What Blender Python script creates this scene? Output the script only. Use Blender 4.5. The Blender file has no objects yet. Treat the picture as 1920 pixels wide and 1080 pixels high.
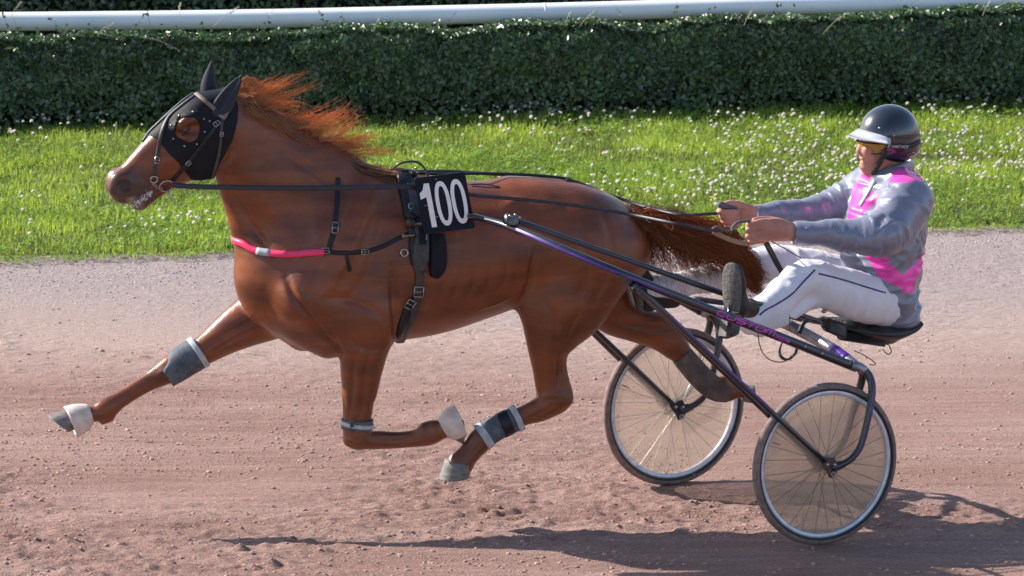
import bpy, math, random
import numpy as np
from mathutils import Vector
from mathutils.bvhtree import BVHTree

random.seed(7)
rng = np.random.default_rng(11)
scene = bpy.context.scene
COL = scene.collection

# ------------------------------------------------------------------ camera, sky, sun, exposure
PITCH = math.radians(11.5)
FPX = 16720.0                      # focal length in pixels of a 1920 px wide picture
CAM = np.array([0.0, -37.03, 8.54])
cam_data = bpy.data.cameras.new('camera')
cam = bpy.data.objects.new('camera', cam_data)
COL.objects.link(cam)
cam.location = CAM
cam.rotation_euler = (math.pi / 2 - PITCH, 0, 0)
cam_data.sensor_width = 36.0
cam_data.lens = 36.0 * FPX / 1920.0
cam_data.clip_start = 1.0
cam_data.clip_end = 2000.0
cam_data.dof.use_dof = True
cam_data.dof.focus_distance = 38.2
cam_data.dof.aperture_fstop = 11
scene.camera = cam

SUN_DIR = np.array([-1.45, 0.50, 1.0])          # towards the sun
SUN_DIR = SUN_DIR / np.linalg.norm(SUN_DIR)
SUN_EL = math.asin(SUN_DIR[2])
world = bpy.data.worlds.new('World')
scene.world = world
world.use_nodes = True
wn = world.node_tree.nodes
wn.clear()
wo = wn.new('ShaderNodeOutputWorld')
wb = wn.new('ShaderNodeBackground')
ws = wn.new('ShaderNodeTexSky')
ws.sky_type = 'NISHITA'
ws.sun_disc = False
ws.sun_elevation = SUN_EL
ws.sun_rotation = math.atan2(SUN_DIR[0], SUN_DIR[1])
ws.altitude = 100
wb.inputs['Strength'].default_value = 0.108
world.node_tree.links.new(ws.outputs[0], wb.inputs[0])
world.node_tree.links.new(wb.outputs[0], wo.inputs[0])
sl = bpy.data.lights.new('sun', 'SUN')
sl.energy = 5.0
sl.angle = math.radians(0.5)
sl.color = (1.0, 0.95, 0.87)
sun = bpy.data.objects.new('sun', sl)
COL.objects.link(sun)
sun.rotation_euler = Vector(SUN_DIR).to_track_quat('Z', 'Y').to_euler()
sun.location = (-10, 4, 9)
scene.view_settings.view_transform = 'Standard'
scene.view_settings.look = 'None'
scene.view_settings.exposure = 0.92
scene.view_settings.gamma = 1.0
scene.view_settings.use_curve_mapping = False

# ------------------------------------------------------------------ geometry of the view: pixel of the 1920x1080 photograph + a plane -> a place
_F = np.array([0, math.cos(PITCH), -math.sin(PITCH)])
_U = np.array([0, math.sin(PITCH), math.cos(PITCH)])
_R = np.array([1.0, 0, 0])
S = 440.0                          # pixels per metre at the horse

def ray(px, py):
    d = _F + _R * (px - 960) / FPX - _U * (py - 540) / FPX
    return d / np.linalg.norm(d)

def ground(px, py, z=0.0):
    d = ray(px, py)
    return CAM + d * ((z - CAM[2]) / d[2])

def at_y(px, py, y):
    d = ray(px, py)
    return CAM + d * ((y - CAM[1]) / d[1])

class Frame:
    """u runs backwards along the animal / cart, v away to its right side, w up"""
    def __init__(s, origin, yaw):
        s.o = np.array(origin, float)
        c, n = math.cos(yaw), math.sin(yaw)
        s.M = np.array([[c, n, 0], [-n, c, 0], [0, 0, 1.0]])
    def P(s, px, py, v=0.0):
        a = s.M @ (CAM - s.o)
        d = s.M @ ray(px, py)
        return a + d * ((v - a[1]) / d[1])
    def W(s, loc):
        return np.asarray(loc, float) @ s.M + s.o
    def L(s, w):
        return (np.asarray(w, float) - s.o) @ s.M.T
    def PW(s, px, py, v=0.0):
        return s.W(s.P(px, py, v))

HF = Frame(ground(690, 980), math.radians(13))          # horse
_pn, _pf = ground(1545, 1021), ground(1262, 909)
_ax = (_pf - _pn)
TRACK = float(np.linalg.norm(_ax))
SF = Frame((_pn + _pf) / 2, math.atan2(-_ax[0], _ax[1]))  # cart and driver
VW = TRACK / 2

# ------------------------------------------------------------------ object helpers
def tag(o, label=None, cat=None, group=None, kind=None):
    if label: o['label'] = label
    if cat: o['category'] = cat
    if group: o['group'] = group
    if kind: o['kind'] = kind
    return o

def empty(name, loc, label=None, cat=None, group=None):
    o = bpy.data.objects.new(name, None)
    o.empty_display_size = 0.1
    COL.objects.link(o)
    o.location = loc
    return tag(o, label, cat, group)

def wloc(o):
    l = np.array(o.location, float)
    while o.parent:
        o = o.parent
        l = l + np.array(o.location, float)
    return l

def obj(name, V, F, mat, parent=None, smooth=True, origin=None, attrs=None, mats=None):
    """one mesh object from world-space vertices; its origin is the parent's place, or the given one"""
    V = np.asarray(V, np.float32).reshape(-1, 3)
    if origin is None:
        origin = wloc(parent) if parent else np.array([V[:, 0].mean(), V[:, 1].mean(), V[:, 2].min()])
    me = bpy.data.meshes.new(name)
    if isinstance(F, np.ndarray):
        n, m = F.shape
        me.vertices.add(len(V))
        me.vertices.foreach_set('co', (V - origin).astype(np.float32).ravel())
        me.loops.add(n * m)
        me.loops.foreach_set('vertex_index', F.astype(np.int32).ravel())
        me.polygons.add(n)
        me.polygons.foreach_set('loop_start', np.arange(0, n * m, m, dtype=np.int32))
        me.update(calc_edges=True)
    else:
        me.from_pydata([tuple(map(float, v)) for v in (V - origin)], [], [tuple(map(int, f)) for f in F])
        me.update()
    me.polygons.foreach_set('use_smooth', np.full(len(me.polygons), smooth, dtype=bool))
    if attrs:
        for k, a in attrs.items():
            at = me.attributes.new(k, 'FLOAT', 'POINT')
            at.data.foreach_set('value', np.asarray(a, np.float32))
    me.materials.append(mat)
    o = bpy.data.objects.new(name, me)
    COL.objects.link(o)
    if parent:
        o.parent = parent
        o.location = origin - wloc(parent)
    else:
        o.location = origin
    return o

class MB:
    """collects simple solids, builds ONE mesh"""
    def __init__(s): s.V = []; s.F = []; s.n = 0
    def add(s, V, F):
        V = np.asarray(V, float).reshape(-1, 3)
        s.V.append(V); s.F += [tuple(int(i) + s.n for i in f) for f in F]; s.n += len(V)
        return s
    def build(s, name, mat, parent=None, smooth=True, **k):
        return obj(name, np.concatenate(s.V), s.F, mat, parent, smooth, **k)

def unit(v):
    v = np.asarray(v, float)
    return v / max(np.linalg.norm(v), 1e-9)

def catmull(P, n=6):
    P = np.asarray(P, float)
    if len(P) < 3:
        t = np.linspace(0, 1, n + 1)[:, None]
        return P[0] * (1 - t) + P[1] * t
    Q = np.vstack([2 * P[0] - P[1], P, 2 * P[-1] - P[-2]])
    out = []
    for i in range(1, len(Q) - 2):
        p0, p1, p2, p3 = Q[i - 1], Q[i], Q[i + 1], Q[i + 2]
        for k in range(n):
            t = k / n
            out.append(0.5 * (2 * p1 + (p2 - p0) * t + (2 * p0 - 5 * p1 + 4 * p2 - p3) * t * t + (3 * p1 - p0 - 3 * p2 + p3) * t ** 3))
    out.append(Q[-2])
    return np.array(out)

def tube(P, r, seg=10, cap=True, up=(0, 0, 1), flat=1.0):
    """round tube along points; r scalar or per point"""
    P = np.asarray(P, float)
    n = len(P)
    r = np.full(n, r, float) if np.isscalar(r) else np.asarray(r, float)
    T = np.gradient(P, axis=0)
    T /= np.maximum(np.linalg.norm(T, axis=1, keepdims=True), 1e-9)
    a = unit(np.cross(T[0], up)) if abs(np.dot(T[0], up)) < 0.95 else unit(np.cross(T[0], (1, 0, 0)))
    V = []
    for i in range(n):
        a = unit(a - T[i] * np.dot(a, T[i]))
        b = np.cross(T[i], a)
        for k in range(seg):
            th = 2 * math.pi * k / seg
            V.append(P[i] + r[i] * (math.cos(th) * a + flat * math.sin(th) * b))
    F = []
    for i in range(n - 1):
        for k in range(seg):
            k2 = (k + 1) % seg
            F.append((i * seg + k, i * seg + k2, (i + 1) * seg + k2, (i + 1) * seg + k))
    if cap:
        F.append(tuple(range(seg - 1, -1, -1)))
        F.append(tuple((n - 1) * seg + k for k in range(seg)))
    return np.array(V), F

def ribbon(P, N, w, t):
    """strap of rectangular section: points, surface normals, width (scalar or per point), thickness"""
    P = np.asarray(P, float); N = np.asarray(N, float)
    n = len(P)
    w = np.full(n, w, float) if np.isscalar(w) else np.asarray(w, float)
    T = np.gradient(P, axis=0)
    V = []
    for i in range(n):
        ti = unit(T[i]); ni = unit(N[i] - ti * np.dot(N[i], ti)); b = np.cross(ti, ni)
        h = w[i] / 2
        e = min(t * 0.6, h * 0.5)
        for (x, y) in ((-h, -t * .5), (-h, t * .35), (-h + e, t), (h - e, t), (h, t * .35), (h, -t * .5)):
            V.append(P[i] + b * x + ni * y)
    m = 6
    F = []
    for i in range(n - 1):
        for k in range(m):
            k2 = (k + 1) % m
            F.append((i * m + k, i * m + k2, (i + 1) * m + k2, (i + 1) * m + k))
    F.append(tuple(range(m - 1, -1, -1)))
    F.append(tuple((n - 1) * m + k for k in range(m)))
    return np.array(V), F

def boxw(c, ax, ay, az, bev=0.12):
    """bevelled box from centre and three half-axis vectors"""
    c, ax, ay, az = [np.asarray(q, float) for q in (c, ax, ay, az)]
    m = min(np.linalg.norm(ax), np.linalg.norm(ay), np.linalg.norm(az)) * bev * 2
    V = []; idx = {}
    L = [np.linalg.norm(ax), np.linalg.norm(ay), np.linalg.norm(az)]
    for sx in (-1, 1):
        for sy in (-1, 1):
            for sz in (-1, 1):
                for k in range(3):
                    s = [sx, sy, sz]
                    f = [1 - m / L[j] if j != k else 1 for j in range(3)]
                    idx[(sx, sy, sz, k)] = len(V)
                    V.append(c + ax * sx * f[0] + ay * sy * f[1] + az * sz * f[2])
    F = []
    def q(*a): F.append(tuple(idx[i] for i in a))
    for s in (-1, 1):
        q((s, -1, -1, 0), (s, 1, -1, 0), (s, 1, 1, 0), (s, -1, 1, 0))
        q((-1, s, -1, 1), (1, s, -1, 1), (1, s, 1, 1), (-1, s, 1, 1))
        q((-1, -1, s, 2), (1, -1, s, 2), (1, 1, s, 2), (-1, 1, s, 2))
    for a in (-1, 1):
        for b in (-1, 1):
            q((a, b, -1, 0), (a, b, 1, 0), (a, b, 1, 1), (a, b, -1, 1))
            q((a, -1, b, 0), (a, 1, b, 0), (a, 1, b, 2), (a, -1, b, 2))
            q((-1, a, b, 1), (1, a, b, 1), (1, a, b, 2), (-1, a, b, 2))
            for c2 in (-1, 1):
                q((a, b, c2, 0), (a, b, c2, 1), (a, b, c2, 2))
    return np.array(V), F

def torus(c, n, R, r, seg=28, ring=8, a0=0, a1=2 * math.pi, sx=1.0):
    n = unit(n)
    a = unit(np.cross(n, (0.13, 0.21, 0.97))); b = np.cross(n, a)
    th = np.linspace(a0, a1, seg + 1)
    P = np.array([np.asarray(c) + R * (math.cos(t) * a * sx + math.sin(t) * b) for t in th])
    return tube(P, r, ring, cap=False, up=n)

def ball(c, r, seg=10, rings=6, M=None):
    V = []; F = []
    r = np.array([r, r, r]) if np.isscalar(r) else np.asarray(r, float)
    for i in range(rings + 1):
        ph = math.pi * i / rings
        for k in range(seg):
            th = 2 * math.pi * k / seg
            p = np.array([math.sin(ph) * math.cos(th), math.sin(ph) * math.sin(th), math.cos(ph)]) * r
            if M is not None: p = p @ M
            V.append(np.asarray(c) + p)
    for i in range(rings):
        for k in range(seg):
            k2 = (k + 1) % seg
            F.append((i * seg + k, (i + 1) * seg + k, (i + 1) * seg + k2, i * seg + k2))
    return np.array(V), F

# ------------------------------------------------------------------ smooth noise on arrays
_perm = rng.permutation(4096)
_val = rng.random(4096).astype(np.float32)
def vnoise(p):
    p = np.asarray(p, np.float64)
    i = np.floor(p).astype(np.int64); f = p - i
    f = f * f * f * (f * (f * 6 - 15) + 10)
    out = 0
    for dx in (0, 1):
        for dy in (0, 1):
            for dz in (0, 1):
                h = _perm[(_perm[(_perm[(i[..., 0] + dx) & 4095] + i[..., 1] + dy) & 4095] + i[..., 2] + dz) & 4095]
                w = (f[..., 0] if dx else 1 - f[..., 0]) * (f[..., 1] if dy else 1 - f[..., 1]) * (f[..., 2] if dz else 1 - f[..., 2])
                out = out + w * _val[h]
    return out * 2 - 1

# ------------------------------------------------------------------ organic bodies: blended distance field -> one continuous skin
class Field:
    def __init__(s, lo, hi, h):
        s.lo = np.array(lo, float); s.h = h
        s.n = np.ceil((np.array(hi) - s.lo) / h).astype(int) + 1
        s.F = np.full(s.n, 0.2, np.float32)
    def _reg(s, lo, hi):
        a = np.clip(np.floor((lo - s.lo) / s.h).astype(int), 0, s.n - 1)
        b = np.clip(np.ceil((hi - s.lo) / s.h).astype(int) + 1, 1, s.n)
        ax = [(s.lo[i] + s.h * np.arange(a[i], b[i])).astype(np.float32) for i in range(3)]
        return a, b, ax
    def _blend(s, a, b, D, k, op):
        sl_ = tuple(slice(a[i], b[i]) for i in range(3))
        A = s.F[sl_]
        if op == 'add':
            h = np.maximum(k - np.abs(A - D), 0) / k
            s.F[sl_] = np.minimum(A, D) - h * h * k * 0.25
        else:
            h = np.maximum(k - np.abs(A + D), 0) / k
            s.F[sl_] = np.maximum(A, -D) + h * h * k * 0.25
    def chain(s, P, ra, rl=None, k=0.03, n=6, op='add', lat=(0, 1, 0)):
        P = np.asarray(P, float)
        ra = np.full(len(P), ra, float) if np.isscalar(ra) else np.asarray(ra, float)
        rl = ra if rl is None else (np.full(len(P), rl, float) if np.isscalar(rl) else np.asarray(rl, float))
        Q = catmull(np.column_stack([P, ra, rl]), n)
        pts, A, B = Q[:, :3], np.maximum(Q[:, 3], 0.002), np.maximum(Q[:, 4], 0.002)
        pad = k + 2.5 * s.h
        R = np.maximum(A, B)
        a, b, ax = s._reg((pts - R[:, None]).min(0) - pad, (pts + R[:, None]).max(0) + pad)
        if np.any(b <= a): return s
        D = np.full(b - a, 0.2, np.float32)
        lat = np.asarray(lat, float)
        for i in range(len(pts) - 1):
            r = max(R[i], R[i + 1]) + pad
            a2, b2, ax2 = s._reg(np.minimum(pts[i], pts[i + 1]) - r, np.maximum(pts[i], pts[i + 1]) + r)
            a2 = np.maximum(a2, a); b2 = np.minimum(b2, b)
            if np.any(b2 <= a2): continue
            X = [(s.lo[j] + s.h * np.arange(a2[j], b2[j])).astype(np.float32) for j in range(3)]
            x = X[0][:, None, None] - pts[i, 0]; y = X[1][None, :, None] - pts[i, 1]; z = X[2][None, None, :] - pts[i, 2]
            d = pts[i + 1] - pts[i]; L2 = max(float(d @ d), 1e-10)
            t = np.clip((x * d[0] + y * d[1] + z * d[2]) / L2, 0, 1)
            x = x - t * d[0]; y = y - t * d[1]; z = z - t * d[2]
            rp = A[i] + t * (A[i + 1] - A[i]); rq = B[i] + t * (B[i + 1] - B[i])
            lt = lat - d * (lat @ d) / L2
            lt = lt / max(np.linalg.norm(lt), 1e-6)
            dl = x * lt[0] + y * lt[1] + z * lt[2]
            dp2 = np.maximum(x * x + y * y + z * z - dl * dl, 0)
            q2 = dp2 / rp ** 2 + dl * dl / rq ** 2
            g = np.sqrt(dp2 / rp ** 4 + dl * dl / rq ** 4) + 1e-6
            q = np.sqrt(q2)
            dist = np.where(q2 < 0.04, -np.minimum(rp, rq) * (1 - q), q * (q - 1) / g)
            o = tuple(slice(a2[j] - a[j], b2[j] - a[j]) for j in range(3))
            D[o] = np.minimum(D[o], dist)
        s._blend(a, b, D, k, op)
        return s
    def ell(s, c, r, M=None, k=0.03, op='add'):
        c = np.asarray(c, float); r = np.asarray(r, float)
        m = r.max() + k + 2.5 * s.h
        a, b, ax = s._reg(c - m, c + m)
        if np.any(b <= a): return s
        x = ax[0][:, None, None] - c[0]; y = ax[1][None, :, None] - c[1]; z = ax[2][None, None, :] - c[2]
        if M is not None:
            x, y, z = [M[i][0] * x + M[i][1] * y + M[i][2] * z for i in range(3)]
        q = np.sqrt((x / r[0]) ** 2 + (y / r[1]) ** 2 + (z / r[2]) ** 2)
        g = np.sqrt((x / r[0] ** 2) ** 2 + (y / r[1] ** 2) ** 2 + (z / r[2] ** 2) ** 2) + 1e-6
        D = np.where(q < 0.2, -r.min() * (1 - q), q * (q - 1) / g).astype(np.float32)
        s._blend(a, b, D, k, op)
        return s
    def mesh(s, F=None):
        F = s.F if F is None else F
        ins = F < 0
        nx, ny, nz = F.shape
        cnt = np.zeros((nx - 1, ny - 1, nz - 1), np.int8)
        for dx in (0, 1):
            for dy in (0, 1):
                for dz in (0, 1):
                    cnt += ins[dx:nx - 1 + dx, dy:ny - 1 + dy, dz:nz - 1 + dz]
        act = (cnt > 0) & (cnt < 8)
        I = np.argwhere(act)
        idx = np.full(act.shape, -1, np.int32); idx[act] = np.arange(len(I))
        acc = np.zeros((len(I), 3)); num = np.zeros(len(I))
        C = [(dx, dy, dz) for dx in (0, 1) for dy in (0, 1) for dz in (0, 1)]
        for a in C:
            for ax in range(3):
                if a[ax] == 0:
                    b = list(a); b[ax] = 1
                    fa = F[I[:, 0] + a[0], I[:, 1] + a[1], I[:, 2] + a[2]].astype(float)
                    fb = F[I[:, 0] + b[0], I[:, 1] + b[1], I[:, 2] + b[2]].astype(float)
                    m = (fa < 0) != (fb < 0)
                    t = np.where(m, fa / np.where(m, fa - fb, 1), 0)
                    p = np.tile(np.array(a, float), (len(I), 1)); p[:, ax] = t
                    acc[m] += p[m]; num[m] += 1
        V = s.lo + s.h * (I + acc / num[:, None])
        Q = []
        for ax in range(3):
            o1, o2 = (ax + 1) % 3, (ax + 2) % 3
            sa = [slice(1, -1)] * 3; sb = [slice(1, -1)] * 3
            sa[ax] = slice(0, -1); sb[ax] = slice(1, None)
            A = ins[tuple(sa)]; B = ins[tuple(sb)]
            for flip, M in ((False, A & ~B), (True, ~A & B)):
                E = np.argwhere(M)
                if not len(E): continue
                E[:, o1] += 1; E[:, o2] += 1
                def g(d1, d2):
                    T = E.copy(); T[:, o1] -= d1; T[:, o2] -= d2
                    return idx[T[:, 0], T[:, 1], T[:, 2]]
                q = np.column_stack([g(1, 1), g(0, 1), g(0, 0), g(1, 0)])
                Q.append(q[:, ::-1] if flip else q)
        Q = np.concatenate(Q)
        Q = Q[(Q >= 0).all(1)]
        return V, Q

def relax(V, Q, it=2, f=0.5):
    V = V.copy()
    E = np.concatenate([Q[:, [0, 1]], Q[:, [1, 2]], Q[:, [2, 3]], Q[:, [3, 0]]])
    E = np.concatenate([E, E[:, ::-1]])
    deg = np.bincount(E[:, 0], minlength=len(V)).astype(float)
    for _ in range(it):
        A = np.column_stack([np.bincount(E[:, 0], V[E[:, 1], j], len(V)) for j in range(3)]) / np.maximum(deg, 1)[:, None]
        V = V + f * (A - V)
    return V

def vnormals(V, Q):
    n = np.cross(V[Q[:, 2]] - V[Q[:, 0]], V[Q[:, 3]] - V[Q[:, 1]])
    N = np.zeros_like(V)
    for k in range(4):
        for j in range(3):
            N[:, j] += np.bincount(Q[:, k], n[:, j], len(V))
    return N / np.maximum(np.linalg.norm(N, axis=1, keepdims=True), 1e-9)

def poly_sd(P, poly):
    """signed distance of 2-D points to a polygon, negative inside"""
    P = np.asarray(P, float); poly = np.asarray(poly, float)
    d = np.full(P.shape[:-1], 1e9); ins = np.zeros(P.shape[:-1], bool)
    for a, b in zip(poly, np.roll(poly, -1, 0)):
        e = b - a; w = P - a
        t = np.clip((w @ e) / (e @ e), 0, 1)
        d = np.minimum(d, np.linalg.norm(w - t[..., None] * e, axis=-1))
        c = ((a[1] > P[..., 1]) != (b[1] > P[..., 1]))
        xi = (b[0] - a[0]) * (P[..., 1] - a[1]) / (b[1] - a[1] + 1e-12) + a[0]
        ins ^= c & (P[..., 0] < xi)
    return np.where(ins, -d, d)

# ------------------------------------------------------------------ materials
def mat(name, col=(0.5, 0.5, 0.5), rough=0.5, metal=0.0, spec=0.5, coat=0.0, sheen=0.0, var=0.0, vscale=20.0,
        bump=0.0, bscale=60.0, stretch=(1, 1, 1), col2=None, coatr=0.1):
    m = bpy.data.materials.new(name)
    m.use_nodes = True
    nt = m.node_tree; b = nt.nodes['Principled BSDF']
    b.inputs['Roughness'].default_value = rough
    b.inputs['Metallic'].default_value = metal
    b.inputs['Specular IOR Level'].default_value = spec
    b.inputs['Coat Weight'].default_value = coat
    b.inputs['Coat Roughness'].default_value = coatr
    b.inputs['Sheen Weight'].default_value = sheen
    b.inputs['Base Color'].default_value = (*col, 1)
    tc = nt.nodes.new('ShaderNodeTexCoord'); mp = nt.nodes.new('ShaderNodeMapping')
    mp.inputs['Scale'].default_value = stretch
    nt.links.new(tc.outputs['Object'], mp.inputs[0])
    if var or col2:
        n = nt.nodes.new('ShaderNodeTexNoise'); n.inputs['Scale'].default_value = vscale; n.inputs['Detail'].default_value = 5
        nt.links.new(mp.outputs[0], n.inputs['Vector'])
        r = nt.nodes.new('ShaderNodeValToRGB')
        c2 = col2 or tuple(c * (1 - var) for c in col)
        c1 = col if col2 else tuple(min(1, c * (1 + var * .6)) for c in col)
        r.color_ramp.elements[0].position = 0.35; r.color_ramp.elements[1].position = 0.65
        r.color_ramp.elements[0].color = (*c2, 1); r.color_ramp.elements[1].color = (*c1, 1)
        nt.links.new(n.outputs['Fac'], r.inputs[0]); nt.links.new(r.outputs[0], b.inputs['Base Color'])
    if bump:
        n2 = nt.nodes.new('ShaderNodeTexNoise'); n2.inputs['Scale'].default_value = bscale; n2.inputs['Detail'].default_value = 4
        nt.links.new(mp.outputs[0], n2.inputs['Vector'])
        bp = nt.nodes.new('ShaderNodeBump'); bp.inputs['Strength'].default_value = bump; bp.inputs['Distance'].default_value = 0.01
        nt.links.new(n2.outputs['Fac'], bp.inputs['Height']); nt.links.new(bp.outputs[0], b.inputs['Normal'])
    return m

def bsdf(m): return m.node_tree.nodes['Principled BSDF']

def attr_mix(m, name, col, lo=0.0, hi=1.0, sock='Base Color'):
    """lays a second colour over the material where the vertex attribute rises from lo to hi"""
    nt = m.node_tree; b = bsdf(m)
    a = nt.nodes.new('ShaderNodeAttribute'); a.attribute_name = name
    mr = nt.nodes.new('ShaderNodeMapRange'); mr.inputs[1].default_value = lo; mr.inputs[2].default_value = hi
    nt.links.new(a.outputs['Fac'], mr.inputs[0])
    mx = nt.nodes.new('ShaderNodeMix'); mx.data_type = 'RGBA'
    nt.links.new(mr.outputs[0], mx.inputs[0])
    old = b.inputs[sock].links[0].from_socket if b.inputs[sock].links else None
    if old: nt.links.new(old, mx.inputs[6])
    else: mx.inputs[6].default_value = b.inputs[sock].default_value
    mx.inputs[7].default_value = (*col, 1)
    nt.links.new(mx.outputs[2], b.inputs[sock])
    return m
# ------------------------------------------------------------------ the setting: track, grass strip, hedges, rail
def curve_y(pts):
    g = np.array([ground(*p)[:2] for p in pts])
    o = np.argsort(g[:, 0]); g = g[o]
    c = np.polyfit(g[:, 0], g[:, 1], 2)
    x0, x1 = g[0, 0], g[-1, 0]
    def f(x):
        xc = np.clip(x, x0 - 2.5, x1 + 2.5)
        return np.polyval(c, xc) + (2 * c[0] * xc + c[1]) * (np.asarray(x) - xc)
    return f
edge_y = curve_y([(0, 493), (450, 479), (960, 463), (1400, 447), (1920, 430)])
hedge_y = curve_y([(0, 250), (500, 240), (960, 230), (1400, 222), (1920, 207)])

def track_h(x, y):
    a = vnoise(np.stack([x * 2.2, y * 9 + x * 0.5, 0 * x + 3.1], -1)) * 0.008
    b = vnoise(np.stack([x * 9, y * 24, 0 * x + 7.7], -1)) * 0.010
    c = vnoise(np.stack([x * 26, y * 40, 0 * x + 1.3], -1)) * 0.009
    b = b + vnoise(np.stack([x * 2.6, y * 30, 0 * x + 2.7], -1)) * 0.0075
    d = np.maximum(vnoise(np.stack([x * 14, y * 22, 0 * x + 5.5], -1)) - 0.30, 0) * 0.034
    patch = np.clip(vnoise(np.stack([x * 0.7, y * 1.3, 0 * x + 9.2], -1)) * 1.4 + 0.55, 0.15, 1)
    near = np.clip((2.6 - y) / 2.2, 0.35, 1)
    return (a + (b + c + d) * patch) * near

def spaced(lo, hi, step, far, g=1.22):
    m = list(np.arange(lo, hi, step))
    s_, x = step, m[-1]
    R = []
    while x < far:
        s_ *= g; x += s_; R.append(x)
    L = []; s_, x = step, lo
    while x > -far:
        s_ *= g; x -= s_; L.append(x)
    return np.array(L[::-1] + m + R)
gx = spaced(-2.7, 2.7, 0.012, 420); gy = spaced(-1.4, 5.9, 0.0155, 420)
GX, GY = np.meshgrid(gx, gy, indexing='ij')
fade = np.clip((7 - np.abs(GX)) / 3, 0, 1) * np.clip((9 - np.abs(GY - 2)) / 3, 0, 1)
GZ = track_h(GX, GY) * fade
nxg, nyg = GX.shape
i0 = (np.arange(nxg - 1)[:, None] * nyg + np.arange(nyg - 1)[None]).ravel()
GQ = np.column_stack([i0, i0 + nyg, i0 + nyg + 1, i0 + 1])

def dirt_material():
    m = mat('track_dirt', rough=0.95, spec=0.15)
    nt = m.node_tree; b = bsdf(m); L = nt.links
    tc = nt.nodes.new('ShaderNodeTexCoord')
    def noise(scale, detail, sx, sy):
        mp = nt.nodes.new('ShaderNodeMapping'); mp.inputs['Scale'].default_value = (sx, sy, 1)
        n = nt.nodes.new('ShaderNodeTexNoise'); n.inputs['Scale'].default_value = scale; n.inputs['Detail'].default_value = detail
        n.inputs['Roughness'].default_value = 0.65
        L.new(tc.outputs['Object'], mp.inputs[0]); L.new(mp.outputs[0], n.inputs['Vector']); return n
    def ramp(n, p0, c0, p1, c1):
        r = nt.nodes.new('ShaderNodeValToRGB')
        r.color_ramp.elements[0].position = p0; r.color_ramp.elements[0].color = (*c0, 1)
        r.color_ramp.elements[1].position = p1; r.color_ramp.elements[1].color = (*c1, 1)
        L.new(n.outputs['Fac'], r.inputs[0]); return r
    big = ramp(noise(1.1, 4, 0.55, 1.6), 0.36, (0.345, 0.210, 0.174), 0.64, (0.455, 0.302, 0.260))
    fine = ramp(noise(95, 6, 0.7, 1.0), 0.30, (0.62, 0.60, 0.60), 0.66, (1.12, 1.10, 1.08))
    mx = nt.nodes.new('ShaderNodeMix'); mx.data_type = 'RGBA'; mx.blend_type = 'MULTIPLY'; mx.inputs[0].default_value = 1
    L.new(big.outputs[0], mx.inputs[6]); L.new(fine.outputs[0], mx.inputs[7])
    row = ramp(noise(3.2, 5, 0.35, 6.0), 0.34, (0.84, 0.83, 0.83), 0.6, (1.05, 1.05, 1.05))
    mx2 = nt.nodes.new('ShaderNodeMix'); mx2.data_type = 'RGBA'; mx2.blend_type = 'MULTIPLY'; mx2.inputs[0].default_value = 1
    L.new(mx.outputs[2], mx2.inputs[6]); L.new(row.outputs[0], mx2.inputs[7])
    sep0 = nt.nodes.new('ShaderNodeSeparateXYZ'); L.new(tc.outputs['Object'], sep0.inputs[0])
    wob0 = noise(1.3, 4, 0.5, 1.2)
    ad0 = nt.nodes.new('ShaderNodeMath'); ad0.operation = 'MULTIPLY_ADD'; ad0.inputs[1].default_value = 1.5
    L.new(wob0.outputs['Fac'], ad0.inputs[0]); L.new(sep0.outputs['Y'], ad0.inputs[2])
    lane = nt.nodes.new('ShaderNodeMapRange'); lane.inputs[1].default_value = 3.3; lane.inputs[2].default_value = 4.5; lane.inputs[4].default_value = 0.85
    L.new(ad0.outputs[0], lane.inputs[0])
    packed = ramp(noise(60, 5, 0.4, 1.0), 0.3, (0.40, 0.280, 0.240), 0.68, (0.56, 0.43, 0.38))
    mxl = nt.nodes.new('ShaderNodeMix'); mxl.data_type = 'RGBA'
    L.new(lane.outputs[0], mxl.inputs[0]); L.new(mx2.outputs[2], mxl.inputs[6]); L.new(packed.outputs[0], mxl.inputs[7])
    mx2 = mxl
    # the strip beside the grass is stonier and greyer
    sep = nt.nodes.new('ShaderNodeSeparateXYZ'); L.new(tc.outputs['Object'], sep.inputs[0])
    wob = noise(2.0, 4, 0.5, 1.5)
    ad = nt.nodes.new('ShaderNodeMath'); ad.operation = 'MULTIPLY_ADD'; ad.inputs[1].default_value = 1.2
    L.new(wob.outputs['Fac'], ad.inputs[0]); L.new(sep.outputs['Y'], ad.inputs[2])
    mr = nt.nodes.new('ShaderNodeMapRange'); mr.inputs[1].default_value = 4.4; mr.inputs[2].default_value = 5.6
    L.new(ad.outputs[0], mr.inputs[0])
    stone = ramp(noise(70, 5, 0.8, 1.0), 0.36, (0.20, 0.165, 0.175), 0.64, (0.50, 0.43, 0.44))
    mx3 = nt.nodes.new('ShaderNodeMix'); mx3.data_type = 'RGBA'
    mul = nt.nodes.new('ShaderNodeMath'); mul.operation = 'MULTIPLY'; mul.inputs[1].default_value = 0.6
    L.new(mr.outputs[0], mul.inputs[0]); L.new(mul.outputs[0], mx3.inputs[0])
    L.new(mx2.outputs[2], mx3.inputs[6]); L.new(stone.outputs[0], mx3.inputs[7])
    L.new(mx3.outputs[2], b.inputs['Base Color'])
    bn0 = noise(46, 5, 0.28, 1.1)
    bp0 = nt.nodes.new('ShaderNodeBump'); bp0.inputs['Strength'].default_value = 0.9; bp0.inputs['Distance'].default_value = 0.024
    L.new(bn0.outputs['Fac'], bp0.inputs['Height'])
    bn = noise(120, 6, 0.7, 1.0)
    bp = nt.nodes.new('ShaderNodeBump'); bp.inputs['Strength'].default_value = 1.0; bp.inputs['Distance'].default_value = 0.012
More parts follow.
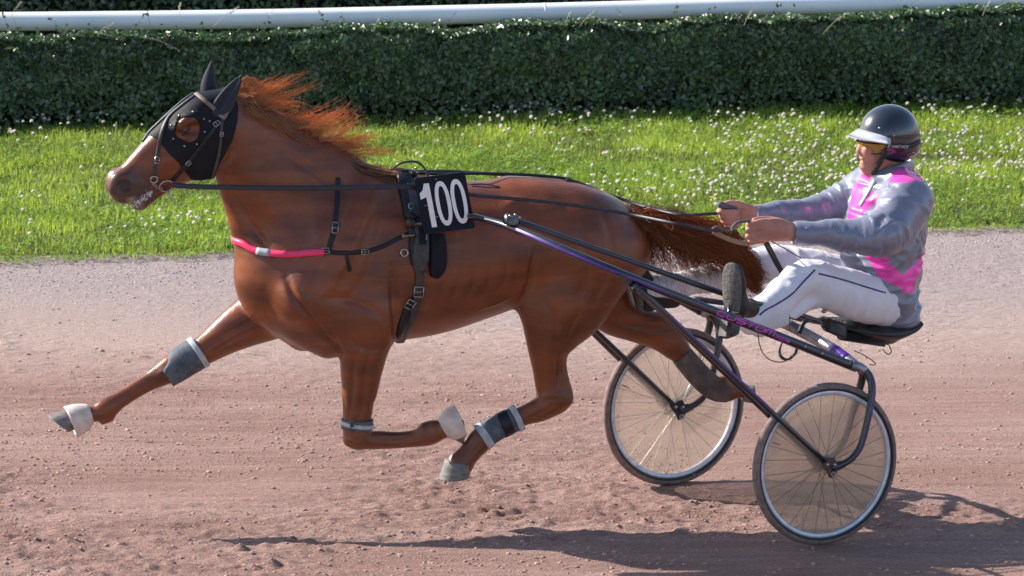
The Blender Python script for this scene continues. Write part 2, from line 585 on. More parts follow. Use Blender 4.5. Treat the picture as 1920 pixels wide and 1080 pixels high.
    L.new(bn.outputs['Fac'], bp.inputs['Height']); L.new(bp0.outputs[0], bp.inputs['Normal']); L.new(bp.outputs[0], b.inputs['Normal'])
    return m
M_dirt = dirt_material()
tag(obj('racetrack', np.stack([GX, GY, GZ], -1).reshape(-1, 3), GQ, M_dirt, origin=np.zeros(3)), kind='structure',
    label='pinkish brown harrowed dirt racetrack')

def scatter_blobs(name, cx, cy, size, mat_, flat=0.65, z0=None):
    """many small uneven lumps in one mesh"""
    t = (1 + 5 ** .5) / 2
    ico = np.array([(-1, t, 0), (1, t, 0), (-1, -t, 0), (1, -t, 0), (0, -1, t), (0, 1, t), (0, -1, -t), (0, 1, -t), (t, 0, -1), (t, 0, 1), (-t, 0, -1), (-t, 0, 1)], float)
    ico /= np.linalg.norm(ico[0])
    fc = np.array([(0, 11, 5), (0, 5, 1), (0, 1, 7), (0, 7, 10), (0, 10, 11), (1, 5, 9), (5, 11, 4), (11, 10, 2), (10, 7, 6), (7, 1, 8), (3, 9, 4), (3, 4, 2), (3, 2, 6), (3, 6, 8), (3, 8, 9), (4, 9, 5), (2, 4, 11), (6, 2, 10), (8, 6, 7), (9, 8, 1)])
    n = len(cx)
    a = rng.random(n) * 6.28
    v = ico[None] * (0.75 + 0.5 * rng.random((n, 12, 1)))
    v = v * size[:, None, None] * np.array([1.15, 1.0, flat])
    c, s_ = np.cos(a)[:, None], np.sin(a)[:, None]
    x = v[..., 0] * c - v[..., 1] * s_; y = v[..., 0] * s_ + v[..., 1] * c
    z = v[..., 2] + (track_h(cx, cy) + size * flat * 0.12)[:, None] if z0 is None else v[..., 2] + z0[:, None]
    V = np.stack([x + cx[:, None], y + cy[:, None], z], -1).reshape(-1, 3)
    F = (fc[None] + 12 * np.arange(n)[:, None, None]).reshape(-1, 3)
    return obj(name, V, F, mat_, origin=np.zeros(3), smooth=False)
n = 40000
cx = rng.uniform(-2.6, 2.6, n); cy = rng.uniform(-1.25, 4.2, n)
den = vnoise(np.stack([cx * 0.8, cy * 1.6, 0 * cx + 2.2], -1)) + 0.5 * vnoise(np.stack([cx * 0.6, cy * 7, 0 * cx + 4.2], -1))
keep = rng.random(n) < np.clip(0.45 + den * 0.7, 0.05, 1) * np.clip(1.25 - (cy + 1) / 4.2, 0.08, 1)
cx, cy = cx[keep], cy[keep]
sz = 0.0024 + 0.0085 * rng.random(len(cx)) ** 4.6
M_clod = mat('clod_dirt', (0.40, 0.26, 0.22), rough=0.95, spec=0.1, var=0.3, vscale=9, bump=0.4, bscale=150)
tag(scatter_blobs('clods', cx, cy, sz, M_clod), kind='stuff', label='small loose clods lying on the dirt track')
n = 5200
gx_ = rng.uniform(-3.8, 3.8, n); gy_ = edge_y(gx_) - np.abs(rng.normal(0, 0.55, n)) - 0.02
M_stone = mat('pale_gravel', (0.46, 0.41, 0.41), rough=0.8, col2=(0.22, 0.19, 0.20), vscale=6)
tag(scatter_blobs('gravel', gx_, gy_, 0.0025 + 0.005 * rng.random(n) ** 2, M_stone), kind='stuff', label='fine pale gravel beside the grass edge')

# --- turf
def strip(name, fa, fb, x0, x1, z, mat_, nx=160, ny=26, rough_=0.01):
    xs = np.linspace(x0, x1, nx); V = []
    for x in xs:
        a, b_ = float(fa(x)), float(fb(x))
        for j in range(ny):
            y = a + (b_ - a) * j / (ny - 1)
            V.append((x, y, z))
    V = np.array(V); V[:, 2] += rough_ * vnoise(V * np.array([3, 4, 1.0]) + 11)
    V[np.arange(nx) * ny, 2] = -0.012
    i = (np.arange(nx - 1)[:, None] * ny + np.arange(ny - 1)[None]).ravel()
    return obj(name, V, np.column_stack([i, i + ny, i + ny + 1, i + 1]), mat_, origin=np.zeros(3))
M_soil = mat('turf_soil', (0.075, 0.085, 0.03), rough=0.95, spec=0.1, col2=(0.05, 0.04, 0.025), vscale=7, bump=0.6, bscale=60)
tag(strip('grass_verge', lambda x: edge_y(x) + 0.07, lambda x: hedge_y(x) + 1.6, -9, 9, 0.022, M_soil), kind='structure', label='turf strip between the track and the hedge')

def leaf_mat(name, col, trans, rough=0.5, spec=0.4, tint=0.45, tf=0.4):
    m = bpy.data.materials.new(name); m.use_nodes = True
    nt = m.node_tree; b = bsdf(m); out = nt.nodes['Material Output']; L = nt.links
    at = nt.nodes.new('ShaderNodeAttribute'); at.attribute_name = 'tint'
    hs = nt.nodes.new('ShaderNodeMix'); hs.data_type = 'RGBA'
    hs.inputs[6].default_value = (*[c * (1 - tint) for c in col], 1)
    hs.inputs[7].default_value = (min(1, col[0] * (1 + tint * 1.15)), min(1, col[1] * (1 + tint * .75)), col[2] * (1 + tint * 0.4), 1)
    L.new(at.outputs['Fac'], hs.inputs[0])
    L.new(hs.outputs[2], b.inputs['Base Color'])
    b.inputs['Roughness'].default_value = rough; b.inputs['Specular IOR Level'].default_value = spec
    tr = nt.nodes.new('ShaderNodeBsdfTranslucent')
    mu = nt.nodes.new('ShaderNodeMix'); mu.data_type = 'RGBA'; mu.blend_type = 'MULTIPLY'; mu.inputs[0].default_value = 1
    L.new(hs.outputs[2], mu.inputs[6]); mu.inputs[7].default_value = (*trans, 1)
    L.new(mu.outputs[2], tr.inputs[0])
    ms = nt.nodes.new('ShaderNodeMixShader'); ms.inputs[0].default_value = tf
    L.new(b.outputs[0], ms.inputs[1]); L.new(tr.outputs[0], ms.inputs[2]); L.new(ms.outputs[0], out.inputs[0])
    return m
M_grass = leaf_mat('grass_blade', (0.265, 0.380, 0.082), (1.5, 1.5, 0.9), rough=0.45, tint=0.5, tf=0.45)
M_clover = leaf_mat('clover_leaf', (0.175, 0.305, 0.052), (1.4, 1.5, 0.8), rough=0.5, tint=0.45, tf=0.38)

def turf_points(n, x0=-3.7, x1=3.7, front=0.0, back=0.35):
    x = rng.uniform(x0, x1, n)
    wob = 0.075 * vnoise(np.stack([x * 2.3, 0 * x, 0 * x + 1], -1)) + 0.04 * vnoise(np.stack([x * 8, 0 * x, 0 * x + 2], -1))
    a = edge_y(x) + front + wob - 0.10 * (rng.random(n) < .05) * rng.random(n); b_ = hedge_y(x) + back
    t = rng.random(n)
    return x, a + (b_ - a) * t, t

def blades(name, n, hmin, hmax, wid, mat_):
    x, y, t = turf_points(n, front=-0.03)
    cl = vnoise(np.stack([x * 2.6, y * 3.2, 0 * x], -1)); c2 = vnoise(np.stack([x * 9, y * 9, 0 * x + 4], -1))
    h = (hmin + (hmax - hmin) * rng.random(n) ** 1.6) * (1 + 0.35 * cl + 0.25 * c2)
    ed = np.clip((y - edge_y(x) + 0.05) / 0.18, 0.35, 1); h *= ed
    az = rng.random(n) * 6.28; lean = rng.random(n) ** 1.2 * 1.05 * h
    dx, dy = np.cos(az) * lean, np.sin(az) * lean
    wx, wy = -np.sin(az) * wid * (0.6 + 0.8 * rng.random(n)), np.cos(az) * wid * (0.6 + 0.8 * rng.random(n))
    z = np.full(n, 0.018)
    p = lambda k, hh: np.stack([x + dx * k, y + dy * k, z + h * hh], -1)
    W = np.stack([wx, wy, 0 * wx], -1)
    V = np.stack([p(0, 0) - W, p(0, 0) + W, p(.32, .6) - W * .85, p(.32, .6) + W * .85, p(1, 1 - .18 * rng.random(n))], 1)
    f = np.array([(0, 1, 3), (0, 3, 2), (2, 3, 4)])
    F = (f[None] + 5 * np.arange(n)[:, None, None]).reshape(-1, 3)
    tint = np.clip(0.5 + 0.32 * cl + 0.25 * rng.normal(0, 1, n), 0, 1)
    return obj(name, V.reshape(-1, 3), F, mat_, origin=np.zeros(3), smooth=False, attrs={'tint': np.repeat(tint, 5)})
tag(blades('grass', 180000, 0.020, 0.062, 0.0017, M_grass), kind='stuff', label='sunlit green grass of the verge')

def clover(name, n, mat_):
    x, y, t = turf_points(n, front=-0.05)
    dens = vnoise(np.stack([x * 1.7, y * 2.6, 0 * x + 8], -1))
    k = (rng.random(n) < np.clip(0.45 + 0.7 * dens, 0.05, 1)) | ((y - edge_y(x) < 0.22) & (rng.random(n) < 0.8))
    x, y = x[k], y[k]; n = len(x)
    h = rng.uniform(0.02, 0.062, n) * np.clip((y - edge_y(x) + 0.06) / 0.14, 0.3, 1)
    a0 = rng.random(n) * 6.28
    tilt = rng.normal(0, 0.4, (n, 2))
    r = rng.uniform(0.007, 0.013, n)
    Vs = []
    for j in range(3):
        a = a0 + j * 2.094
        for (rad, off, up) in ((0, 0, 0), (0.75, -.55, .12), (1.25, 0, .05), (0.75, .55, .12)):
            lx = np.cos(a + off) * rad * r; ly = np.sin(a + off) * rad * r
            Vs.append(np.stack([x + lx, y + ly, 0.02 + h + up * r + tilt[:, 0] * lx + tilt[:, 1] * ly], -1))
    V = np.stack(Vs, 1)
    f = np.array([(4 * j, 4 * j + 1, 4 * j + 2, 4 * j + 3) for j in range(3)])
    F = (f[None] + 12 * np.arange(n)[:, None, None]).reshape(-1, 4)
    tint = np.clip(rng.normal(0.45, 0.28, n), 0, 1)
    return obj(name, V.reshape(-1, 3), F, mat_, origin=np.zeros(3), smooth=False, attrs={'tint': np.repeat(tint, 12)})
tag(clover('clover_cover', 62000, M_clover), kind='stuff', label='clover leaves among the grass')

# --- white clover blossoms: the nearest ones singly, the rest as ground cover
M_flower = leaf_mat('clover_blossom', (0.88, 0.84, 0.81), (1.0, .98, .96), rough=.8, spec=.2, tint=.04, tf=.5)
def blossom_geom():
    V, F = [], []
    g = 26
    for i in range(g):
        ph = math.acos(1 - 1.45 * (i + .5) / g); th = i * 2.39996
        d = np.array([math.sin(ph) * math.cos(th), math.sin(ph) * math.sin(th), math.cos(ph)])
        s1 = unit(np.cross(d, (0.3, 0.5, 0.8))); s2 = np.cross(d, s1)
        n0 = len(V)
        V += [d * 0.25, d * .75 + s1 * .26, d * 1.15 + np.array([0, 0, .12]), d * .75 - s1 * .26, d * .72 + s2 * .24, d * .72 - s2 * .24]
        F += [(n0, n0 + 1, n0 + 2), (n0, n0 + 2, n0 + 3), (n0, n0 + 4, n0 + 2), (n0, n0 + 2, n0 + 5)]
    return np.array(V), np.array(F)
BV, BF = blossom_geom()
nf = 3600
fx, fy, ft = turf_points(nf, -3.2, 3.2, front=0.12, back=0.02)
fden = vnoise(np.stack([fx * 1.3 + 5, fy * 1.8, 0 * fx + 6], -1)) + 0.45 * vnoise(np.stack([fx * 4.5, fy * 6, 0 * fx + 3], -1))
bias = np.where(fx < -0.6, -0.24, 0.04) - 0.55 * np.clip(1 - (fy - edge_y(fx)) / 0.8, 0, 1)
kf = rng.random(nf) < np.clip(0.36 + 1.05 * fden + bias, 0.03, 1)
fx, fy = fx[kf], fy[kf]
fh = rng.uniform(0.055, 0.10, len(fx)); fs = rng.uniform(0.0062, 0.0106, len(fx))
inview = np.abs(fx) < 2.25
order = np.argsort(fy + np.where(inview, 0, 50) - fs * 20)
me_b = bpy.data.meshes.new('clover_blossom'); me_b.from_pydata([tuple(v) for v in BV], [], [tuple(map(int, f)) for f in BF]); me_b.materials.append(M_flower)
for i in order[:290]:
    o = bpy.data.objects.new('clover_blossom', me_b); COL.objects.link(o)
    o.location = (fx[i], fy[i], 0.02 + fh[i] * 0.9); s_ = fs[i]; o.scale = (s_, s_, s_ * .9); o.rotation_euler = (rng.normal(0, .3), rng.normal(0, .3), rng.random() * 6)
    tag(o, 'small white clover blossom standing in the sunlit grass strip', 'flower', 'white clover blossoms in the grass')
rest = order[290:]
V = (BV[None] * fs[rest, None, None] + np.stack([fx[rest], fy[rest], 0.02 + fh[rest] * .9], -1)[:, None]).reshape(-1, 3)
F = (BF[None] + len(BV) * np.arange(len(rest))[:, None, None]).reshape(-1, 3)
tag(obj('clover_blossoms', V, F, M_flower, origin=np.zeros(3)), kind='stuff', label='white clover blossoms farther back in the grass')

M_dand = mat('dandelion_yellow', (0.75, 0.52, 0.03), rough=0.7)
for px, py, lab in ((1334, 371, 'large yellow dandelion in the grass above the far hand of the driver'),
                    (1590, 285, 'small yellow flower in the grass left of the driver face'),
                    (121, 367, 'yellow flower in the grass left of the horse muzzle'),
                    (106, 456, 'yellow flower near the track edge at the far left of the verge'),
                    (893, 262, 'small yellow flower below the hedge behind the horse back')):
    p = ground(px, py, 0.06); r_ = 0.013 if 'large' in lab else 0.009
    mb = MB()
    for i in range(22):
        a = i * 2.39996; rr = r_ * math.sqrt((i + .5) / 22)
        d = np.array([math.cos(a), math.sin(a), 0]); q = np.array([-d[1], d[0], 0])
        mb.add([p + d * rr * .3, p + d * (rr + r_ * .3) + q * r_ * .16 + (0, 0, r_ * .35), p + d * (rr + r_ * .55) + (0, 0, r_ * .3), p + d * (rr + r_ * .3) - q * r_ * .16 + (0, 0, r_ * .35)], [(0, 1, 2, 3)])
    mb.add(*tube([p, p * [1, 1, 0] + [0, 0, .02]], 0.0015, 5))
    tag(mb.build('dandelion', M_dand), lab, 'flower')

M_stalk = mat('grass_seed_stalk', (0.30, 0.33, 0.10), rough=0.8)
for px, py, hpx, lean, lab in ((207, 300, 66, -10, 'tall seeding grass stalk left of the horse muzzle'), (231, 295, 66, 12, 'tall leaning grass stalk beside the horse muzzle'), (218, 285, 60, 1, 'thin upright grass stalk close to the hedge left of the horse head'),
                           (245, 315, 34, 4, 'short seeding stalk right above the horse nose'), (20, 312, 42, 2, 'grass stalk at the far left end of the verge'), (1330, 258, 42, -3, 'thick seeding stalk in the shade of the hedge'),
                           (1533, 250, 34, -8, 'thin dry stalk left of the driver helmet'), (1742, 256, 20, 3, 'short seed head right of the driver helmet'), (745, 268, 44, 4, 'stalk in the grass behind the horse mane')):
    b0 = ground(px - lean * .5, py, 0.02); tp = b0 + np.array([lean * 1.6 / 400, 0.0, hpx / 395.0])
    mid = (b0 + tp) / 2 + np.array([-lean / 900, 0, 0.01])
    mb = MB(); mb.add(*tube(catmull([b0, mid, tp], 5), 0.0016, 5))
    for k in range(26):
        q = b0 + (tp - b0) * (0.62 + 0.40 * k / 25); a = k * 2.4
        mb.add(*ball(q + np.array([math.cos(a) * .0035, math.sin(a) * .0035, 0]), (0.0022, 0.0022, 0.005), 5, 3))
    tag(mb.build('grass_stalk', M_stalk), lab, 'grass stalk')

# --- hedges
M_hleaf = leaf_mat('hedge_leaf', (0.088, 0.150, 0.078), (0.9, 1.4, 0.5), rough=0.33, spec=0.75, tint=0.6, tf=0.16)
M_twig = mat('hedge_twig', (0.16, 0.12, 0.075), rough=0.9, var=0.3)
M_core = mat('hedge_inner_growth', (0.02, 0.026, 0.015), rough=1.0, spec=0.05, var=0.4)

def leaves(name, n, pos, nrm, mat_, parent, lmin=0.018, lmax=0.042):
    a = rng.normal(0, 1, (n, 3)); a -= nrm * (a * nrm).sum(1, keepdims=True)
    a /= np.linalg.norm(a, axis=1, keepdims=True); b_ = np.cross(nrm, a)
    l = rng.uniform(lmin, lmax, n)[:, None]; w = l * rng.uniform(.26, .36, (n, 1))
    cup = rng.uniform(0.0, 0.25, (n, 1)) * l
    V = np.stack([pos - a * l * .5, pos - a * l * .15 + b_ * w + nrm * cup, pos + a * l * .2 + b_ * w * .9 + nrm * cup,
                  pos + a * l * .55 - nrm * cup * .6, pos + a * l * .2 - b_ * w * .9 + nrm * cup, pos - a * l * .15 - b_ * w + nrm * cup], 1)
    f = np.array([(0, 1, 2, 3), (0, 3, 4, 5)])
    F = (f[None] + 6 * np.arange(n)[:, None, None]).reshape(-1, 4)
    tint = np.clip(rng.normal(0.42, 0.26, n) + 0.25 * vnoise(pos * 5), 0, 1)
    return obj(name, V.reshape(-1, 3), F, mat_, parent, smooth=False, attrs={'tint': np.repeat(tint, 6)})

def hedge(label, base_y, top_z, depth, x0, x1, nleaf, group=None, y_off=0.0):
    xm = 0.0
    root = empty('hedge', (xm, float(base_y(xm)) + y_off, 0.02), label, 'hedge', group)
    # sampled surface: front face and rounded top
    n = nleaf
    x = rng.uniform(x0, x1, n); s_ = rng.random(n)
    H = top_z(x); D = depth
    face = s_ < 0.72
    zz = np.where(face, np.sqrt(rng.random(n)) ** 0.9, 1.0)
    lump = 0.035 * vnoise(np.stack([x * 3.1, zz * 2.2, 0 * x + 1], -1)) + 0.022 * vnoise(np.stack([x * 9, zz * 6, 0 * x + 2], -1))
    rnd = np.clip((zz - 0.8) / 0.2, 0, 1) ** 2 * 0.07
    deep = np.abs(rng.normal(0, 0.035, n))
    y = base_y(x) + y_off + np.where(face, rnd - lump * 1.2 + deep, 0.05 + (D - .05) * rng.random(n))
    z = 0.02 + zz * H + np.where(face, 0, -deep + lump * .8 + 0.01)
    z = np.where(face, np.maximum(z - 0.02 * rng.random(n), 0.03), z)
    N = np.where(face[:, None], np.array([0, -1, 0.35]), np.array([0, -0.25, 1.0])) + rng.normal(0, 0.55, (n, 3))
    N /= np.linalg.norm(N, axis=1, keepdims=True)
    leaves('foliage', n, np.stack([x, y, z], -1), N, M_hleaf, root)['kind'] = 'stuff'
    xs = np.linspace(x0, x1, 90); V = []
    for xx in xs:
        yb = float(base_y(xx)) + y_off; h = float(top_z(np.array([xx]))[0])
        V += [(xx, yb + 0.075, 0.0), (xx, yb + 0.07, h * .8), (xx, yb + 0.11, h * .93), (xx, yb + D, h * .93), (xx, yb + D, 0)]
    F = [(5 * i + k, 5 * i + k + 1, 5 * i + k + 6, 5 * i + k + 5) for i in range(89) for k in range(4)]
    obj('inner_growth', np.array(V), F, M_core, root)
    # shoots standing out of the clipped surface
    mb = MB(); P, NN = [], []
    for i in range(int((x1 - x0) * 30)):
        xx = random.uniform(x0, x1); h = float(top_z(np.array([xx]))[0])
        top = random.random() < 0.72
        b0 = np.array([xx, float(base_y(xx)) + y_off + (random.uniform(.03, D) if top else 0.0), 0.02 + (h * .97 if top else h * random.uniform(.2, .95))])
        ln = random.uniform(0.02, 0.075) if random.random() < .80 else random.uniform(.08, .16)
        d = unit([random.uniform(-.9, .9), random.uniform(-.4, .2), 1.0]) if top else unit([random.uniform(-1.4, 1.4), -.35, random.uniform(-.5, .6)])
        e = b0 + d * ln
        mb.add(*tube([b0 - d * .03, (b0 + e) / 2 + np.array([0, 0, .006]), e], [0.0013, 0.001, 0.0006], 4))
        for k in range(int(ln / 0.016) + 2):
            P.append(b0 + d * ln * random.random() * 1.05 + rng.normal(0, .006, 3)); NN.append(unit(rng.normal(0, 1, 3) + [0, -.6, .6]))
    mb.build('shoots', M_twig, root)['kind'] = 'stuff'
    leaves('shoot_leaves', len(P), np.array(P), np.array(NN), M_hleaf, root, 0.012, 0.024)['kind'] = 'stuff'
    return root
M_dry = mat('dry_stalk', (0.50, 0.43, 0.29), rough=.8)
_zt = [(0, 62), (480, 56), (960, 48), (1400, 37), (1840, 24), (1920, 21)]
_tp = []
for px, py in _zt:
    gx0 = at_y(px, py, 5.5)[0]
    yb = float(hedge_y(gx0)) + 0.12
    q = at_y(px, py, yb); _tp.append((q[0], q[2]))
_tc = np.polyfit([t[0] for t in _tp], [t[1] for t in _tp], 2)
def htop(x):
    xc = np.clip(x, -2.8, 2.8)
    return np.polyval(_tc, xc) - 0.034
hedge('long low clipped dark green hedge in front of the white rail', hedge_y, htop, 0.20, -3.9, 3.9, 98000)
_hf = [o for o in COL.objects if o.name == 'hedge'][0]
mb = MB()
for x0, y0, x1, y1 in ((182, 66, 214, 44), (400, 50, 448, 12), (336, 40, 338, 6), (16, 40, 40, 4), (268, 70, 336, 94), (1086, 50, 1118, 20), (1060, 44, 1072, 22), (1540, 66, 1590, 24), (1842, 30, 1858, 2), (1868, 14, 1912, 2), (700, 60, 712, 34), (1395, 48, 1410, 20)):
    yb_ = float(hedge_y(at_y(x0, y0, 5.6)[0])) + .02
    a_ = at_y(x0, y0, yb_); b_ = at_y(x1, y1, yb_ + .02); m_ = (a_ + b_) / 2 + [0, 0, .012]
    mb.add(*tube(catmull([a_, m_, b_], 5), .0016, 5))
    for k in range(9): mb.add(*ball(b_ + (a_ - b_) * k / 22 + rng.normal(0, .003, 3), (.005, .003, .0035), 5, 3))
mb.build('dry_stalks', M_dry, _hf)['kind'] = 'stuff'
hedge('taller dark hedge behind the white rail', hedge_y, lambda x: htop(x) + 0.42, 0.35, -3.9, 3.9, 34000, y_off=1.25)

# --- rail
rail = empty('running_rail', (0, float(hedge_y(0)) + 0.34, 0), 'thick white tubular running rail behind the low hedge', 'rail')
M_rail = mat('white_rail_plastic', (0.80, 0.82, 0.84), rough=0.4, spec=0.4, var=0.05, vscale=3)
rp = []
for px, pt, pb in ((-700, 24, 65), (-300, 23, 64), (0, 20, 61), (240, 18.5, 58.5), (480, 15.5, 55), (720, 10, 50.5), (960, 3.5, 46), (1200, -3, 40), (1400, -9, 34), (1640, -14, 28), (1840, -19, 23), (2200, -27, 15), (2600, -36, 6)):
    c_ = (pt + pb) / 2
    xx = at_y(px, c_, 5.8)[0]
    rp.append(at_y(px, c_, float(hedge_y(xx)) + 0.34))
rp = np.array(rp)
RC = catmull(rp, 4)
mb = MB(); mb.add(*tube(RC, 0.0505, 24, up=(0, 0, 1))); mb.build('rail_tube', M_rail, rail)
for px in (-420, 1003, 2350):
    j = np.argmin(np.abs(RC[:, 0] - at_y(px, 20, 6)[0])); p = RC[j]
    mb = MB(); mb.add(*tube([p + [0, 0.02, -0.03], [p[0], p[1] + 0.05, 0.0]], 0.024, 10)); mb.build('post', M_rail, rail)
    d = unit(RC[j + 1] - RC[j])
    mb = MB(); mb.add(*tube([p - d * .004, p + d * .004], 0.0516, 24)); mb.build('sleeve_joint', M_rail, rail)
# ------------------------------------------------------------------ horse: one continuous skin
H_ = HF
def hc(rows, flip=False):
    """rows of (px, py, v, in-plane radius px, lateral radius px) -> local points and radii in metres"""
    P = np.array([H_.P(r[0], r[1], r[2]) for r in rows])
    return P, np.array([r[3] for r in rows]) / S, np.array([r[4] for r in rows]) / S
def hm(rows):
    """the same place mirrored to the far side"""
    P, a, b = hc(rows)
    return P * np.array([1, -1, 1]), a, b
HS = 0.0075
lo = np.array([-1.62, -0.45, 0.10]); hi = np.array([1.85, 0.45, 1.98])
HB = Field(lo, hi, HS)
def add(rows, k=0.04, n=6, op='add', mirror=False):
    P, a, b = hc(rows)
    HB.chain(P, a, b, k=k, n=n, op=op)
    if mirror: HB.chain(P * np.array([1, -1, 1]), a, b, k=k, n=n, op=op)
# trunk
add([(528, 535, 0, 84, 72), (566, 510, 0, 126, 90), (630, 494, 0, 160, 108), (720, 487, 0, 155, 118), (800, 482, 0, 146, 124), (880, 470, 0, 131, 126),
     (960, 455, 0, 117, 122), (1020, 448, 0, 110, 118), (1080, 452, 0, 104, 120), (1130, 465, 0, 86, 106), (1158, 474, 0, 62, 80)], k=0.03)
add([(690, 360, 0, 36, 24), (740, 349, 0, 26, 26), (800, 352, 0, 20, 26)], k=0.06)                         # withers
add([(960, 372, 0, 36, 50), (1020, 370, 0, 30, 54), (1080, 380, 0, 28, 52), (1130, 395, 0, 22, 40), (1164, 402, 0, 16, 20), (1200, 402, 0, 13, 13)], k=0.06)  # croup and dock
# neck
add([(628, 420, 0, 118, 74), (575, 382, 0, 124, 66), (527, 338, 0, 104, 55), (482, 292, 0, 84, 45), (448, 256, 0, 68, 40), (420, 228, 0, 52, 38)], k=0.06)
add([(700, 336, 0, 18, 14), (610, 290, 0, 17, 11), (535, 241, 0, 15, 9), (470, 196, 0, 13, 9), (430, 181, 0, 14, 12)], k=0.05)      # crest
add([(432, 322, 0, 22, 17), (444, 372, 0, 26, 22), (464, 430, 0, 32, 30), (492, 480, 0, 42, 40)], k=0.05)     # windpipe line
# head
add([(402, 238, 0, 60, 41), (372, 258, 0, 66, 43), (340, 280, 0, 62, 39), (308, 302, 0, 50, 31), (277, 324, 0, 39, 25), (250, 340, 0, 33, 24), (236, 350, 0, 29, 23)], k=0.025)
add([(400, 195, 0, 22, 30), (372, 202, 0, 24, 38), (336, 226, 0, 22, 36), (292, 266, 0, 19, 24), (252, 308, 0, 16, 17), (226, 336, 0, 15, 17)], k=0.02)     # forehead, nasal bone
add([(415, 262, -.075, 42, 12), (402, 290, -.072, 40, 11), (378, 302, -.062, 34, 11)], k=0.025, mirror=True)    # cheek
add([(388, 250, -.095, 6, 4), (352, 276, -.09, 6, 4), (316, 300, -.068, 5, 4)], k=0.02, mirror=True)           # facial crest
add([(372, 221, -.088, 9, 7), (352, 226, -.098, 9, 7), (334, 238, -.088, 7, 6)], k=0.02, mirror=True)           # eye socket
add([(364, 258, -.092, 7, 6), (346, 258, -.094, 6, 5)], k=0.015, mirror=True)
add([(226, 342, -.035, 22, 15), (219, 352, -.032, 17, 13)], k=0.02, mirror=True)                                   # nostril wings
add([(250, 356, 0, 20, 20), (232, 364, 0, 17, 20), (222, 362, 0, 14, 18)], k=0.02)                                 # upper lip
add([(330, 330, 0, 18, 14), (296, 354, 0, 15, 14), (272, 372, 0, 15, 17), (264, 379, 0, 15, 18), (258, 381, 0, 12, 16)], k=0.015)         # lower jaw and lip
add([(222, 376, -.05, 2.2, 10), (252, 372, -.055, 2.2, 10), (283, 358, -.06, 2.0, 8)], k=0.006, op='cut', mirror=True)   # mouth line
add([(238, 343, -.082, 8, 12), (228, 350, -.078, 10, 14), (230, 358, -.07, 6, 10)], k=0.008, op='cut', mirror=True)  # nostrils
# shoulder and breast, near side
add([(690, 375, -.10, 34, 30), (660, 430, -.155, 48, 34), (622, 500, -.185, 56, 36), (582, 556, -.185, 48, 38)], k=0.05)
add([(575, 560, -.165, 54, 42), (630, 582, -.17, 64, 42), (690, 602, -.175, 54, 38)], k=0.07)                        # upper arm
add([(545, 520, -.09, 44, 40), (570, 590, -.09, 52, 46), (615, 636, -.08, 36, 40)], k=0.04)                        # near breast muscle
add([(690, 520, -.185, 40, 24), (706, 560, -.19, 40, 24), (718, 604, -.18, 28, 24)], k=0.06)                                                # elbow, triceps
# far side shoulder
add([(660, 405, .10, 40, 30), (600, 470, .155, 52, 36), (545, 535, .17, 54, 36), (510, 560, .165, 48, 36)], k=0.05)
add([(512, 512, .06, 38, 36), (528, 572, .06, 46, 42), (568, 622, .06, 36, 40)], k=0.05)
# breast groove between the two muscles
add([(505, 470, -.02, 5, 3), (528, 530, -.05, 5, 4), (560, 600, -.05, 5, 4)], k=0.03, op='cut')
# near fore leg
add([(690, 590, -.185, 58, 44), (684, 640, -.18, 49, 38), (678, 690, -.17, 39, 32), (673, 740, -.165, 31, 26), (670, 780, -.16, 27, 23), (668, 805, -.16, 25, 23), (668, 822, -.16, 20, 21)], k=0.04)
add([(668, 812, -.16, 21, 20), (682, 824, -.16, 18, 18), (712, 825, -.155, 17.5, 15), (750, 825, -.15, 15.8, 12.5), (782, 821, -.145, 17, 13.5), (806, 814, -.14, 21, 16.5), (826, 808, -.14, 16.5, 15), (846, 803, -.14, 16, 15)], k=0.02)
add([(652, 690, -.172, 10, 16), (655, 750, -.165, 7, 14), (657, 790, -.16, 7, 12)], k=0.02)
add([(704, 680, -.19, 13, 12), (696, 740, -.18, 9, 9)], k=0.02)
# far fore leg stretched forward
add([(560, 545, .15, 62, 44), (512, 577, .155, 58, 44), (470, 600, .15, 48, 40), (430, 624, .145, 38, 33), (395, 648, .14, 30, 27), (360, 670, .14, 26, 23), (328, 687, .14, 26.5, 24), (303, 702, .14, 22, 20),
     (280, 715, .14, 18, 15), (250, 733, .14, 16.5, 13), (222, 751, .14, 17, 14), (198, 768, .14, 21, 16.5), (181, 775, .14, 16, 14.5), (164, 778, .14, 15, 15), (146, 786, .14, 18, 17)], k=0.03)
add([(206, 783, .14, 9, 9), (192, 792, .14, 5, 6)], k=0.012)
add([(655, 826, -.16, 12, 15), (672, 834, -.16, 9, 13)], k=0.012)
add([(796, 803, -.142, 10, 9), (814, 800, -.14, 11, 10), (826, 801, -.14, 9, 9)], k=0.03)
add([(898, 840, -.15, 11, 11), (889, 852, -.15, 8, 9)], k=0.015)
add([(1356, 712, .15, 8, 8), (1376, 714, .15, 9, 9)], k=0.01)
